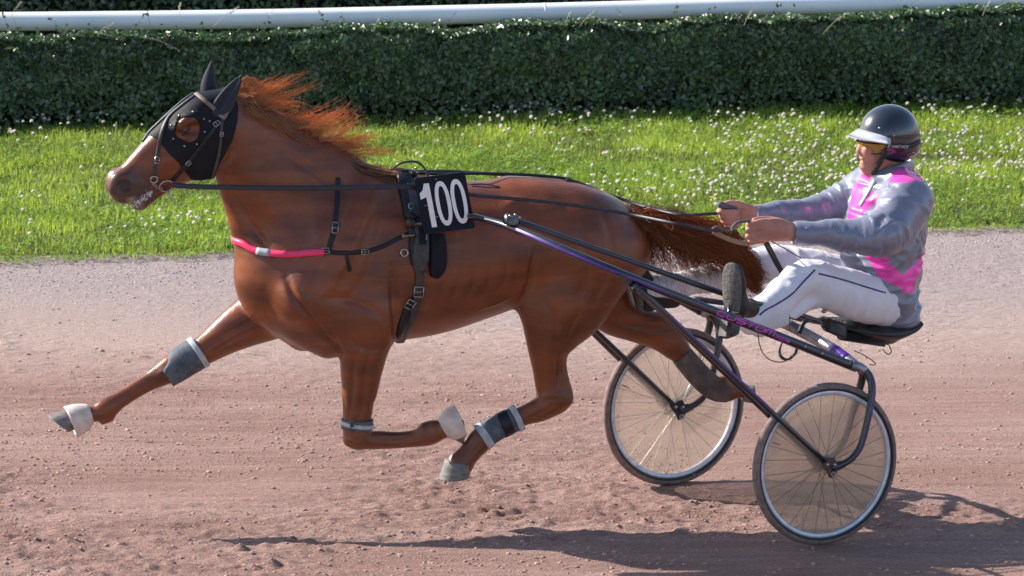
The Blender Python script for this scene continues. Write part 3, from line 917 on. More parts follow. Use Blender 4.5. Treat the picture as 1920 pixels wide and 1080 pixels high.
# near hind leg
add([(1075, 440, -.10, 85, 48), (1070, 500, -.15, 84, 44), (1050, 560, -.17, 76, 42), (1036, 605, -.17, 56, 38), (1028, 645, -.165, 40, 31), (1028, 685, -.16, 31, 25), (1034, 720, -.155, 31, 22), (1040, 745, -.155, 30, 22)], k=0.05)
add([(1120, 470, -.11, 62, 46), (1122, 530, -.13, 50, 40), (1090, 590, -.14, 42, 34), (1062, 632, -.15, 24, 24)], k=0.05)   # hamstrings
add([(1046, 660, -.158, 15, 12), (1054, 700, -.157, 10, 8), (1061, 732, -.156, 12, 10), (1066, 748, -.156, 9, 11)], k=0.02)  # tendon and point of hock
add([(1042, 748, -.155, 27, 22), (1016, 766, -.155, 24, 19), (985, 778, -.152, 19.5, 15), (950, 793, -.15, 18, 13), (922, 808, -.15, 19, 14), (904, 822, -.15, 24, 18), (889, 838, -.15, 20.5, 17), (874, 855, -.15, 22, 19), (863, 869, -.15, 26, 22)], k=0.025)
add([(985, 520, -.165, 34, 20), (1005, 575, -.175, 30, 20)], k=0.04)                                              # stifle
add([(968, 470, -.16, 60, 20), (972, 530, -.15, 34, 20), (978, 556, -.13, 16, 14)], k=0.05)                         # flank fold
# far hind leg stretched back
add([(1090, 470, .12, 84, 48), (1115, 530, .14, 66, 44), (1150, 582, .15, 46, 36), (1186, 605, .15, 35, 30), (1222, 618, .15, 34, 25), (1248, 630, .15, 33, 22), (1264, 648, .15, 27, 19), (1286, 672, .15, 18, 15),
     (1312, 702, .15, 17, 13), (1338, 726, .15, 16, 13), (1360, 736, .15, 18, 15), (1378, 735, .15, 13, 13), (1394, 732, .15, 14, 14)], k=0.03)
add([(1236, 596, .15, 10, 9), (1256, 600, .15, 10, 10)], k=0.02)
# sheath, belly line
add([(930, 545, 0, 30, 34), (960, 556, 0, 18, 20)], k=0.04)
hV, hQ = HB.mesh()
hV = relax(hV, hQ, 2, 0.5)
hN = vnormals(hV, hQ)
# fine relief of muscle and hide
_f = 0.0022 * vnoise(hV * np.array([7, 5, 11.0]) + 3) + 0.0010 * vnoise(hV * np.array([20, 16, 26.0]) + 9)
_tr = np.clip((hV[:, 2] - 0.75) / 0.3, 0, 1)
hV = hV + hN * (_f * _tr)[:, None]
hW = H_.W(hV)
_bv = BVHTree.FromPolygons([tuple(v) for v in hW.tolist()], [tuple(f) for f in hQ.tolist()])
def _surf(x, y):
    d = ray(x, y); r = _bv.ray_cast(Vector(CAM + d * 30), Vector(d), 20)
    return None if r[0] is None else H_.L(np.array(r[0]))
def relief(pts, depth, width, mirror=True, taper=True):
    """a furrow (depth > 0) or a ridge (depth < 0) along a line on the skin"""
    global hV
    if width > .0085: depth *= 1.5
    C = catmull(np.array(pts, float), 22)
    P = [(_surf(*q), i / (len(C) - 1)) for i, q in enumerate(C)]
    P = [(p, t) for p, t in P if p is not None]
    for sg in ((1, -1) if mirror else (1,)):
        A = np.array([p * np.array([1, sg, 1]) for p, _ in P])
        lo_, hi_ = A.min(0) - 3 * width, A.max(0) + 3 * width
        m = np.where(((hV > lo_) & (hV < hi_)).all(1))[0]
        D = np.linalg.norm(hV[m][:, None] - A[None], axis=2)
        j = D.argmin(1); d = D[np.arange(len(m)), j]; t = np.array([q for _, q in P])[j]
        am = np.sin(np.pi * np.clip(t, .04, .96)) ** .5 if taper else 1
        hV[m] -= hN[m] * (depth * am * np.exp(-(d / width) ** 2))[:, None]
# head and neck
relief([(412, 318), (428, 300), (438, 275), (440, 250)], .006, .016)            # behind the cheek
relief([(300, 296), (330, 290), (362, 300)], .003, .012); relief([(262, 318), (288, 312), (310, 318)], -.002, .006)
relief([(256, 330), (275, 340), (290, 352)], .003, .010)
relief([(430, 345), (455, 395), (490, 450), (515, 480)], .009, .020)             # jugular furrow
relief([(470, 330), (505, 390), (555, 450)], -.005, .030)
relief([(500, 262), (560, 305), (630, 345), (690, 365)], .006, .022)              # under the crest
relief([(560, 330), (590, 400), (600, 470)], -.005, .035)
# shoulder
relief([(700, 350), (680, 420), (640, 500), (600, 560)], -.008, .024)             # shoulder blade spine
relief([(655, 360), (630, 430), (595, 500), (570, 545)], .007, .020)
relief([(720, 400), (705, 470), (680, 530), (650, 560)], .006, .024)
relief([(735, 500), (738, 560), (742, 610), (738, 642)], .011, .018)              # behind the elbow
relief([(600, 560), (640, 560), (690, 575), (722, 600)], .006, .018)
relief([(640, 610), (660, 640), (690, 655), (716, 650)], .006, .016, False)
relief([(536, 520), (552, 560), (590, 610), (640, 660)], .012, .015, False)         # edge of the near breast muscle
relief([(600, 590), (625, 630), (640, 670)], .006, .014, False)
# near forearm and knee
relief([(664, 670), (660, 720), (657, 780)], .006, .010, False); relief([(690, 660), (684, 720), (679, 780)], .006, .010, False)
relief([(677, 660), (671, 720), (668, 775)], -.004, .009, False)
relief([(700, 817), (740, 817), (790, 812)], -.002, .006, False); relief([(700, 826), (745, 827), (795, 823)], .004, .007, False)
relief([(655, 806), (668, 808), (684, 810)], .003, .008, False); relief([(652, 824), (664, 830), (678, 834)], -.004, .010, False)
# far foreleg
relief([(500, 590), (450, 612), (400, 640), (365, 664)], .007, .011, False); relief([(480, 618), (440, 636), (400, 660)], .006, .010, False)
relief([(300, 706), (265, 728), (225, 752)], .004, .006, False); relief([(322, 690), (306, 696), (294, 706)], -.004, .010, False)
# barrel and flank
for k in range(6): relief([(800 + 30 * k, 430), (806 + 29 * k, 480), (804 + 28 * k, 530), (794 + 26 * k, 575 - 5 * k)], .0028, .012)
relief([(1004, 460), (998, 500), (990, 540), (968, 580)], .013, .015)               # flank fold
relief([(960, 400), (985, 430), (1000, 465)], .008, .022); relief([(950, 385), (968, 378), (990, 384)], -.008, .024)  # hip bone
relief([(900, 580), (940, 565), (970, 548)], -.004, .010)
# quarters
relief([(1060, 390), (1090, 440), (1105, 500), (1085, 560)], .006, .024)
relief([(1130, 400), (1146, 450), (1140, 510), (1112, 570)], .008, .020)
relief([(1020, 560), (1040, 600), (1044, 640)], .005, .016); relief([(1085, 585), (1068, 620), (1056, 650)], .006, .013, False)
relief([(1010, 640), (1014, 690), (1018, 730)], .004, .009, False); relief([(1046, 660), (1048, 700), (1046, 730)], .010, .009, False)
relief([(1018, 748), (1030, 740), (1050, 742)], -.004, .010, False); relief([(1035, 764), (1010, 776), (985, 788)], .004, .008, False)
relief([(1150, 600), (1190, 612), (1235, 618), (1256, 616)], .006, .010, False); relief([(1190, 600), (1220, 606), (1245, 604)], -.004, .008, False)
relief([(1240, 640), (1262, 645), (1276, 640)], -.004, .010, False)
relief([(905, 826), (892, 844), (878, 862)], .003, .008, False)
# veins
def vein(pts): relief(pts, -.0020, .0042, False, True)
vein([(640, 600), (660, 640), (664, 690), (672, 740)]); vein([(780, 560), (840, 560), (900, 545), (950, 525)]); vein([(820, 575), (860, 566), (905, 556)])
vein([(1040, 590), (1030, 640), (1026, 690)]); vein([(1010, 600), (1030, 620), (1036, 660)]); vein([(330, 320), (346, 330), (372, 328)]); vein([(270, 322), (292, 316), (312, 306)])
vein([(470, 596), (430, 622), (396, 644)]); vein([(620, 520), (640, 560), (636, 600)])
hW = H_.W(hV)
# pixel-side coordinates of every vertex, for colour regions
def proj(W):
    d = np.asarray(W, float) - CAM
    z = d @ _F
    return np.column_stack([960 + FPX * (d @ _R) / z, 540 - FPX * (d @ _U) / z])
u_, v_, w_ = hV.T
def near_pts(rows, r):
    P, _, _ = hc([(a, b, c, 1, 1) for a, b, c in rows])
    d = np.full(len(hV), 9.0)
    for p in P: d = np.minimum(d, np.linalg.norm(hV - p, axis=1))
    return np.clip(1 - d / r, 0, 1)
muzzle = near_pts([(225, 350, -.04), (225, 350, .04), (240, 368, 0), (262, 376, 0), (248, 352, -.05), (248, 352, .05), (262, 358, -.05), (262, 358, .05)], 0.125)
nost = near_pts([(238, 346, -.06), (230, 352, -.06), (236, 354, -.055), (238, 346, .06), (230, 352, .06)], 0.030)
lips = near_pts([(228, 376, 0), (246, 374, -.03), (262, 382, -.02), (262, 382, .02)], 0.045)
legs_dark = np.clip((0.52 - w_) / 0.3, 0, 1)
pale = near_pts([(826, 803, -.14), (806, 805, -.14), (780, 806, -.14), (1390, 718, .15), (1372, 712, .15)], 0.055)
M_horse = mat('chestnut_coat', (0.215, 0.054, 0.0135), rough=0.31, spec=0.55, sheen=0.03, col2=(0.105, 0.026, 0.0080), vscale=4.5, bump=0.20, bscale=110, stretch=(0.8, 1.6, 3.2))
bsdf(M_horse).inputs['Sheen Roughness'].default_value = 0.4
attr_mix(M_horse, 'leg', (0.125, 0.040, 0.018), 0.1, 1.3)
attr_mix(M_horse, 'pale', (0.42, 0.21, 0.085), 0.25, 1.0)
attr_mix(M_horse, 'muzzle', (0.060, 0.036, 0.030), 0.10, 0.80)
attr_mix(M_horse, 'lips', (0.36, 0.24, 0.20), 0.35, 1.0)
attr_mix(M_horse, 'nostril', (0.030, 0.008, 0.008), 0.22, 0.5)
hroot = empty('horse', H_.W([0, 0, 0]), 'chestnut horse trotting at full stretch across the dirt track', 'horse')
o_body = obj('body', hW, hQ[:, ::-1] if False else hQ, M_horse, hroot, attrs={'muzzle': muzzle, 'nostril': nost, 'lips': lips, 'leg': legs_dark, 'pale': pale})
HBVH = BVHTree.FromPolygons([tuple(v) for v in hW.tolist()], [tuple(f) for f in hQ.tolist()])
def hit(px, py, bvh=None, lift=0.0):
    d = ray(px, py)
    r = (bvh or HBVH).ray_cast(Vector(CAM + d * 30), Vector(d), 20)
    if r[0] is None: return None, None
    n = np.array(r[1]); n = n if n @ d < 0 else -n
    return np.array(r[0]) + n * lift, n
# ------------------------------------------------------------------ hooves, eyes, hair, hood, bridle, harness
def loft(rows, seg=22, a0=None, a1=None, thick=0.006, frame=None):
    """sleeve of elliptical sections; rows (px,py,v,ra,rl); optional angular range per row in degrees (0 = towards the front/upper side)"""
    fr = frame or H_
    P = np.array([fr.P(r[0], r[1], r[2]) for r in rows]); ra = np.array([r[3] for r in rows]) / S; rl = np.array([r[4] for r in rows]) / S
    Q = catmull(np.column_stack([P, ra, rl] + ([np.array(a0), np.array(a1)] if a0 is not None else [])), 4)
    P = Q[:, :3]; n = len(P)
    T = np.gradient(P, axis=0); T /= np.linalg.norm(T, axis=1, keepdims=True)
    lat = np.array([0, 1.0, 0])
    closed = a0 is None
    V = []; m = seg if closed else seg + 1
    for layer in (0, 1):
        for i in range(n):
            lt = unit(lat - T[i] * T[i][1]); nn = np.cross(lt, T[i])
            if nn[2] < 0: nn = -nn
            lo_, hi_ = (0, 2 * math.pi) if closed else (math.radians(Q[i, 5]), math.radians(Q[i, 6]))
            for k in range(m):
                th = lo_ + (hi_ - lo_) * k / seg
                e = -thick * 0.8 if layer else thick * 0.2 
                V.append(P[i] + (Q[i, 3] + e) * math.cos(th) * nn - (Q[i, 4] + e) * math.sin(th) * lt)
    F = []
    kk = range(seg)
    def id_(l, i, k): return l * n * m + i * m + (k % m if closed else k)
    for i in range(n - 1):
        for k in kk:
            F.append((id_(0, i, k), id_(0, i, k + 1), id_(0, i + 1, k + 1), id_(0, i + 1, k)))
            F.append((id_(1, i, k), id_(1, i + 1, k), id_(1, i + 1, k + 1), id_(1, i, k + 1)))
    for k in kk:
        F.append((id_(0, 0, k), id_(1, 0, k), id_(1, 0, k + 1), id_(0, 0, k + 1)))
        F.append((id_(0, n - 1, k), id_(0, n - 1, k + 1), id_(1, n - 1, k + 1), id_(1, n - 1, k)))
    if not closed:
        for i in range(n - 1):
            for k in (0, seg):
                F.append((id_(0, i, k), id_(0, i + 1, k), id_(1, i + 1, k), id_(1, i, k)))
    return fr.W(np.array(V)), F

def hoof(cor, sole, toe, v, rc, rs, squash=0.85):
    """coronet centre, sole centre, toe point (all px), lateral place, radii px"""
    c = H_.P(*cor, v); s_ = H_.P(*sole, v); t = H_.P(*toe, v) - s_
    lat = np.array([0, 1.0, 0]); td = unit(t); ln = np.linalg.norm(t)
    V = []; m = 20
    cd = unit(td - unit(s_ - c) * (td @ unit(s_ - c)))
    for f in (0, .08, .35, .7, .94, 1.0):
        ctr = c + (s_ - c) * f
        r = (rc + (rs - rc) * f) / S * (1.05 if 0 < f < .1 else 0.97 if f == 1 else 1)
        fd = cd * (1 - f) + td * f
        la = (rc / S * (1 - f) + ln * f)
        for k in range(m):
            th = 2 * math.pi * k / m
            cx_ = math.cos(th); back = 0.72 if cx_ < 0 else 1.0
            V.append(ctr + fd * cx_ * la * back + lat * math.sin(th) * r * squash)
    F = [(i * m + k, i * m + (k + 1) % m, (i + 1) * m + (k + 1) % m, (i + 1) * m + k) for i in range(5) for k in range(m)]
    n0 = len(V)
    V.append(s_ - (s_ - c) * 0.12)
    F += [(5 * m + k, 5 * m + (k + 1) % m, n0) for k in range(m)]
    F.append(tuple(range(m - 1, -1, -1)))
    return H_.W(np.array(V)), F
M_hoof = mat('grey_hoof', (0.20, 0.185, 0.175), rough=0.6, col2=(0.11, 0.10, 0.10), vscale=30, bump=0.08, bscale=60, stretch=(1, 1, 3))
for a in (((140, 787), (113, 797), (90, 780), .14, 22, 28), ((846, 803), (868, 806), (868, 833), -.14, 16, 22),
          ((862, 866), (856, 896), (823, 900), -.15, 29, 34), ((1393, 735), (1412, 736), (1410, 756), .15, 18, 22)):
    V, F = hoof(*a); obj('hoof', V, F, M_hoof, hroot)
# eye
M_eye = mat('horse_eye', (0.012, 0.006, 0.004), rough=0.06, spec=0.6, coat=0.6)
M_lid = mat('eyelid_skin', (0.07, 0.035, 0.024), rough=0.45)
p, n_ = hit(347, 244)
for sgn in (1, -1):
    L_ = H_.L(p - n_ * 0.008); L_[1] *= sgn
    mb = MB(); mb.add(*ball(H_.W(L_), 0.0185, 14, 10)); mb.build('eye', M_eye, hroot)
    ln_ = H_.M @ n_; ln_[1] *= sgn; wn_ = ln_ @ H_.M
    mb = MB()
    lid_c = H_.W(L_)
    a_ = unit(np.cross(wn_, (0, 0, 1))); b_ = np.cross(a_, wn_)
    th = np.linspace(0.1, math.pi - .1, 12)
    mb.add(*tube([lid_c + wn_ * .010 + a_ * math.cos(t) * .0195 + b_ * (math.sin(t) * .0125 + .001) for t in th], 0.0052, 8))
    mb.add(*tube([lid_c + wn_ * .0115 + a_ * math.cos(t) * .0185 - b_ * (math.sin(t) * .010 + .001) for t in th], 0.0040, 8))
    mb.build('eyelid', M_lid, hroot)

# --- hair
def strands(name, C, r0, mat_, parent, tint, seg=3):
    """C: strands x points x 3 (world) -> thin tapering tubes"""
    n, m, _ = C.shape
    T = np.gradient(C, axis=1); T /= np.maximum(np.linalg.norm(T, axis=2, keepdims=True), 1e-9)
    ref = np.array([0.3, -0.9, 0.3]); a = np.cross(T, ref); a /= np.maximum(np.linalg.norm(a, axis=2, keepdims=True), 1e-9)
    b_ = np.cross(T, a)
    s_ = np.linspace(0, 1, m); prof = (1 - 0.88 * s_ ** 1.6)
    r = (np.asarray(r0).reshape(-1, 1) * prof)[..., None]
    V = np.stack([C + r * (math.cos(2 * math.pi * k / seg) * a + math.sin(2 * math.pi * k / seg) * b_) for k in range(seg)], 2)
    idx = np.arange(n * m * seg).reshape(n, m, seg)
    Q = np.stack([idx[:, :-1], np.roll(idx, -1, 2)[:, :-1], np.roll(idx, -1, 2)[:, 1:], idx[:, 1:]], -1).reshape(-1, 4)
    return obj(name, V.reshape(-1, 3), Q, mat_, parent, attrs={'tint': np.repeat(tint, m * seg)})
M_mane = leaf_mat('chestnut_mane', (0.60, 0.315, 0.145), (1.5, 1.25, 1.0), rough=0.36, spec=0.4, tint=0.5, tf=0.30)
M_tail = leaf_mat('chestnut_tail', (0.30, 0.098, 0.032), (1.5, 1.2, 1.0), rough=0.36, spec=0.45, tint=0.55, tf=0.25)

def px_curves(paths, m=14):
    """smooth curves from px control rows (px,py,v)"""
    out = []
    for rows in paths:
        P = np.array([H_.P(*r) for r in rows]); Q = catmull(P, 8)
        s_ = np.linspace(0, len(Q) - 1, m); i = np.minimum(s_.astype(int), len(Q) - 2); f = (s_ - i)[:, None]
        out.append(Q[i] * (1 - f) + Q[i + 1] * f)
    return np.array(out)
crest = np.array([(436, 180), (470, 194), (505, 216), (540, 240), (575, 264), (612, 287), (650, 307), (690, 325), (716, 334)], float)
def crest_at(t):
    x = t * (len(crest) - 1); i = min(int(x), len(crest) - 2); return crest[i] * (1 - (x - i)) + crest[i + 1] * (x - i)
paths, tints, rad = [], [], []
# flying locks
for k in range(104):
    low = k >= 50
    pick = random.random()
    t0 = random.uniform(.0, .22) if pick < .24 else (random.uniform(.34, .68) if pick < .62 else random.uniform(.15, .95))
    if low: t0 = random.random() * .97
    r0 = crest_at(t0)
    L0 = random.uniform(62, 128) if not low else random.uniform(40, 80)
    if t0 < .2: L0 *= .72
    ang = random.uniform(-2, 42) if not low else random.uniform(-14, 16)
    if t0 > .72: ang = ang * .35 - 8; L0 *= .9
    hook = random.choice((-26, -14, 10, 22)); lift = random.uniform(18, 42)
    v0 = random.uniform(-.030, .026); v1 = v0 + random.uniform(-.09, .05)
    spread = random.uniform(.5, 1.5)
    for j in range(random.randint(7, 26)):
        rr = r0 + np.array([random.gauss(0, 6.5), random.gauss(3, 2)])
        L_ = L0 * random.uniform(.72, 1.1); a0_ = ang + random.gauss(0, 3.2) * spread
        pts_ = [(rr[0], rr[1], v0)]; x_, y_ = rr
        for f, da_ in ((.18, lift * 1.25), (.25, lift * .5), (.27, -hook * .1), (.18, -6 + hook * .4), (.12, -8 + hook)):
            a_ = math.radians(a0_ + da_); x_ += L_ * f * math.cos(a_); y_ -= L_ * f * math.sin(a_)
            pts_.append((x_ + random.gauss(0, 1.0), y_ + random.gauss(0, 1.0), v0 + (v1 - v0) * len(pts_) / 5 + random.gauss(0, .006)))
        paths.append(pts_)
        tints.append(np.clip(random.gauss(.60 if not low else .38, .22), 0, 1)); rad.append(random.uniform(.0007, .0012))
# locks lying along the near side of the crest
for k in range(40):
    t0 = .05 + .95 * random.random(); r0 = crest_at(t0)
    ln = random.uniform(34, 78); 
    side = -1
    for j in range(20):
        rr = r0 + np.array([random.gauss(0, 8), random.gauss(1, 3)])
        L_ = ln * random.uniform(.7, 1.1); d = random.uniform(6, 24)
        e = np.array([.80, .60]) if t0 < .8 else np.array([.97, .24])
        q1 = rr + e * L_ * .35 + np.array([0, d * .35]); q2 = rr + e * L_ * .7 + np.array([0, d * .35]); q3 = rr + e * L_ + np.array([random.gauss(0, 4), random.gauss(0, 4)])
        vv = -.015 - .045 * min(1, d / 20)
        paths.append([(rr[0], rr[1] - 2, -.012), (q1[0], q1[1], vv - .012), (q2[0], q2[1], vv - .02 + random.gauss(0, .006)), (q3[0], q3[1], vv - .015 + random.gauss(0, .012))])
        tints.append(np.clip(random.gauss(.18, .16), 0, 1)); rad.append(random.uniform(.0009, .0015))
# forelock wisps curling over the poll
for k in range(12):
    b0 = (random.uniform(444, 462), random.uniform(180, 188))
    h_ = random.uniform(24, 40); w_c = random.uniform(14, 34)
    for j in range(12):
        g = random.gauss
        paths.append([(b0[0], b0[1], 0), (b0[0] + 6 + g(0, 2), b0[1] - h_ * .7, -.01), (b0[0] + w_c * .6 + g(0, 2), b0[1] - h_ + g(0, 2), -.02), (b0[0] + w_c * 1.2 + g(0, 3), b0[1] - h_ * .55 + g(0, 3), -.03), (b0[0] + w_c * 1.5 + g(0, 4), b0[1] - h_ * .2 + g(0, 4), -.03)])
        tints.append(np.clip(g(.55, .2), 0, 1)); rad.append(random.uniform(.0007, .0011))
strands('mane', H_.W(px_curves(paths)), np.array(rad), M_mane, hroot, np.array(tints))
# tail
paths, tints, rad = [], [], []
spine = np.array([(1166, 392), (1200, 399), (1240, 406), (1290, 414), (1340, 426), (1380, 446), (1404, 480), (1410, 512)], float)
def spine_at(s_):
    x = s_ * (len(spine) - 1); i = min(int(x), len(spine) - 2); return spine[i] * (1 - (x - i)) + spine[i + 1] * (x - i)
for k in range(230):
    q = random.random() ** 0.75
    off = random.uniform(-6, 84) * (0.42 + .58 * q) * (1 - .55 * max(0, q - .7) / .3); v1 = random.uniform(-.11, .10)
    fall = random.uniform(10, 60) * (1 - .62 * max(0, q - .5) / .5)
    wave = random.uniform(-9, 9)
    for j in range(16):
        g = random.gauss
        ps = []
        for f in (0, .22, .48, .74, 1.0):
            c = spine_at(q * f * .97)
            ps.append((c[0] + g(0, 2 + 5 * f) , c[1] + off * f + g(0, 2 + 6 * f) + wave * math.sin(f * 6), v1 * (f ** .7) + g(0, .004 + .016 * f)))
        c = spine_at(q * .97)
        e1 = (c[0] + 16 + g(0, 5), c[1] + off + fall * .45 + g(0, 6), v1 * 1.1 + g(0, .02))
        e2 = (c[0] + 20 + g(0, 9), c[1] + off + fall * random.uniform(.7, 1.1), v1 * 1.15 + g(0, .025))
        if q < .14: ps = ps[:1] + ps[-1:]
        paths.append(ps + [e1, e2])
        tints.append(np.clip(g(.30 + .30 * (off < 6), .24), 0, 1)); rad.append(random.uniform(.0010, .0019))  # upper strands tinted brighter: sunlight on the tail top painted into the colour
for k in range(64):          # the short inner hair hanging close behind the buttocks
    q = random.uniform(.03, .50); c0 = spine_at(q); v1 = random.uniform(-.09, .09); dn = random.uniform(55, 112)
    for j in range(13):
        g = random.gauss
        paths.append([(1168 + g(0, 3), 395 + g(0, 4), v1 * .3), (c0[0] - 8 + g(0, 4), c0[1] + 10 + g(0, 5), v1 * .8 + g(0, .008)), (c0[0] + 6 + g(0, 5), c0[1] + dn * .5 + g(0, 5), v1 + g(0, .012)),
                      (c0[0] + 16 + g(0, 6), c0[1] + dn * .85 + g(0, 6), v1 + g(0, .016)), (c0[0] + 28 + g(0, 9), c0[1] + dn + g(0, 9), v1 + g(0, .02))])
        tints.append(np.clip(g(.34, .24), 0, 1)); rad.append(random.uniform(.0009, .0017))
for k in range(70):          # stray long hairs under the tail
    g = random.gauss
    x0 = random.uniform(1200, 1400)
    y0 = 470 + (x0 - 1200) * .2
    paths.append([(x0, y0, -.05), (x0 + 12 + g(0, 6), y0 + 40 + g(0, 8), -.07 + g(0, .04)), (x0 + g(14, 16), y0 + 72 + g(0, 16), -.07 + g(0, .05)), (x0 + g(26, 24), y0 + 98 + g(0, 20), -.08 + g(0, .06))])
    tints.append(random.random()); rad.append(.0006)
for r_ in paths:
    pass
strands('tail', H_.W(px_curves(paths, 13)), np.array(rad), M_tail, hroot, np.array(tints))

# --- leg boots (each lifts off: a thing of its own)
M_bootg = mat('grey_neoprene_boot', (0.095, 0.107, 0.132), rough=0.65, spec=0.3, var=0.35, vscale=26, bump=0.15, bscale=90)
M_bootd = mat('dusty_grey_boot', (0.155, 0.125, 0.115), rough=0.9, spec=0.1, col2=(0.085, 0.068, 0.066), vscale=18, bump=0.2, bscale=60)
M_band = mat('pale_grey_boot_band', (0.40, 0.42, 0.46), rough=0.7, var=0.2, vscale=40)
M_black = mat('black_strap_leather', (0.0075, 0.008, 0.011), rough=0.45, spec=0.4, var=0.3, vscale=40, bump=0.15, bscale=200)
M_bell = mat('white_rubber_bell_boot', (0.68, 0.585, 0.54), rough=0.6, spec=0.3, col2=(0.55, 0.43, 0.37), vscale=22)
def boot(name, rows, mat_, label, a0=None, a1=None, thick=.007):
    V, F = loft(rows, a0=a0, a1=a1, thick=thick)
    r = empty(name, V.mean(0) * [1, 1, 0] + [0, 0, V[:, 2].min()], label, 'leg boot')
    obj('shell', V, F, mat_, r)
    return r
def band(rows, mat_, parent, name='band', **k):
    V, F = loft(rows, **k); return obj(name, V, F, mat_, parent)
b1 = boot('knee_boot', [(372, 661, .14, 31, 29), (352, 673, .14, 31, 29), (330, 687, .14, 30.5, 28), (309, 702, .14, 27, 26)], M_bootg, 'grey knee boot on the foreleg stretched out in front',
          a0=[-180, -180, 20, 60], a1=[180, 180, 300, 270])
band([(376, 658, .14, 32, 30), (367, 664, .14, 32, 30)], M_band, b1)
b2 = boot('knee_boot', [(670, 786, -.16, 30, 28), (669, 804, -.16, 29, 28)], M_bootg, 'narrow grey strap boot around the bent front knee')
band([(670, 792, -.16, 31, 29), (669, 799, -.16, 31, 29)], M_band, b2, 'strap')
mb = MB(); q = H_.PW(660, 795, -.16 - 30 / S); mb.add(*boxw(q, [.008, 0, 0], [0, .003, 0], [0, 0, .014])); mb.build('buckle', M_bootg, b2)
b3 = boot('cannon_boot', [(972, 783, -.151, 24, 19), (950, 793, -.15, 23, 18), (925, 806, -.15, 23.5, 18.5), (906, 818, -.15, 25, 20)], M_bootg, 'grey padded boot on the cannon of the hind leg swinging under the belly')
band([(974, 782, -.151, 25.5, 20.5), (964, 787, -.151, 25.5, 20.5)], M_band, b3)
band([(914, 813, -.15, 26, 20.5), (902, 821, -.15, 27, 21.5)], M_band, b3)
band([(956, 790, -.15, 24.2, 19.2), (938, 799, -.15, 24.5, 19.5)], M_black, b3, 'strap')
b4 = boot('hind_shin_boot', [(1277, 665, .15, 21.5, 18), (1296, 687, .15, 22, 17), (1318, 711, .15, 22.5, 16.5), (1342, 730, .15, 22, 17), (1366, 738, .15, 17, 16)], M_bootd, 'long dusty grey boot on the hind leg stretched out behind')
for rows, lab in (([(170, 777, .14, 18, 18), (163, 779, .14, 23, 21), (148, 785, .14, 29, 25), (132, 792, .14, 31.5, 27)], 'white rubber bell boot over the foremost hoof'),
                  ([(830, 807, -.14, 18, 17), (836, 803, -.14, 25, 22), (846, 797, -.14, 30.5, 26), (856, 792, -.14, 32, 28), (863, 789, -.14, 31, 27)], 'white rubber bell boot on the tucked up front hoof')):
    V, F = loft(rows, thick=.006)
    r = empty('bell_boot', V.mean(0) * [1, 1, 0] + [0, 0, V[:, 2].min()], lab, 'bell boot')
    obj('shell', V, F, M_bell, r)
    V, F = loft([rows[0], tuple(np.array(rows[0]) * .72 + np.array(rows[1]) * .28)], thick=.010)
    obj('collar', V, F, M_bell, r)

# --- hood with ear covers
M_hood = mat('black_hood_cloth', (0.006, 0.007, 0.012), rough=0.6, spec=0.22, sheen=0.03, var=0.3, vscale=14, bump=0.12, bscale=260)
M_ear = mat('grey_ear_knit', (0.027, 0.031, 0.042), rough=0.75, spec=0.2, sheen=0.1, bump=0.15, bscale=350)
a_, b_, ax_ = HB._reg(H_.P(262, 350, 0) + np.array([0, -.2, -.02]), H_.P(470, 110, 0) + np.array([0, .2, .02]))
sub = HB.F[tuple(slice(a_[i], b_[i]) for i in range(3))]
for ax in range(3):            # twice finer
    nsh = list(sub.shape); nsh[ax] = nsh[ax] * 2 - 1
    o2 = np.empty(nsh, np.float32)
    ev = [slice(None)] * 3; od = [slice(None)] * 3; ev[ax] = slice(0, None, 2); od[ax] = slice(1, None, 2)
    lo_s = [slice(None)] * 3; hi_s = [slice(None)] * 3; lo_s[ax] = slice(0, -1); hi_s[ax] = slice(1, None)
    o2[tuple(ev)] = sub; o2[tuple(od)] = (sub[tuple(lo_s)] + sub[tuple(hi_s)]) / 2
    sub = o2
HD = Field([0, 0, 0], [0.01] * 3, HS / 2)
HD.lo = HB.lo + HS * a_; HD.n = np.array(sub.shape)
uu = HD.lo[0] + HD.h * np.arange(HD.n[0]); vv_ = HD.lo[1] + HD.h * np.arange(HD.n[1]); ww = HD.lo[2] + HD.h * np.arange(HD.n[2])
hood_px = [(358, 168), (330, 196), (300, 226), (270, 256), (283, 257), (294, 262), (302, 270), (314, 285), (336, 307), (350, 326), (362, 341), (384, 341), (400, 336), (411, 306), (424, 281), (434, 261), (444, 228), (448, 205), (446, 186), (436, 170), (405, 156), (380, 158)]
hp = np.array([H_.P(x, y, -.08)[[0, 2]] for x, y in hood_px])
G2 = np.stack(np.meshgrid(uu, ww, indexing='ij'), -1)
pr = poly_sd(G2, hp)
ec = H_.P(352, 242, -.10)[[0, 2]]
eh = np.sqrt(((G2[..., 0] - ec[0]) / (23 / S)) ** 2 + ((G2[..., 1] - ec[1]) / (25 / S)) ** 2) * (24 / S) - 24 / S
pr = np.maximum(pr, -eh)
HD.F = np.maximum(np.maximum(sub - 0.0065, -(sub + 0.008)), pr[:, None, :].astype(np.float32)).astype(np.float32)
hood_base = HD.F.copy()
V, Q = HD.mesh(); V = relax(V, Q, 2, .5)
hood = empty('horse_hood', H_.W(V.mean(0)) * [1, 1, 0] + [0, 0, H_.W(V)[:, 2].min()], 'black cloth race hood with ear covers and an eye hole on the chestnut horse', 'horse hood')
hoW = H_.W(V)
obj('mask', hoW, Q, M_hood, hood)
HOODBVH = BVHTree.FromPolygons([tuple(v) for v in hoW.tolist()], [tuple(f) for f in Q.tolist()])
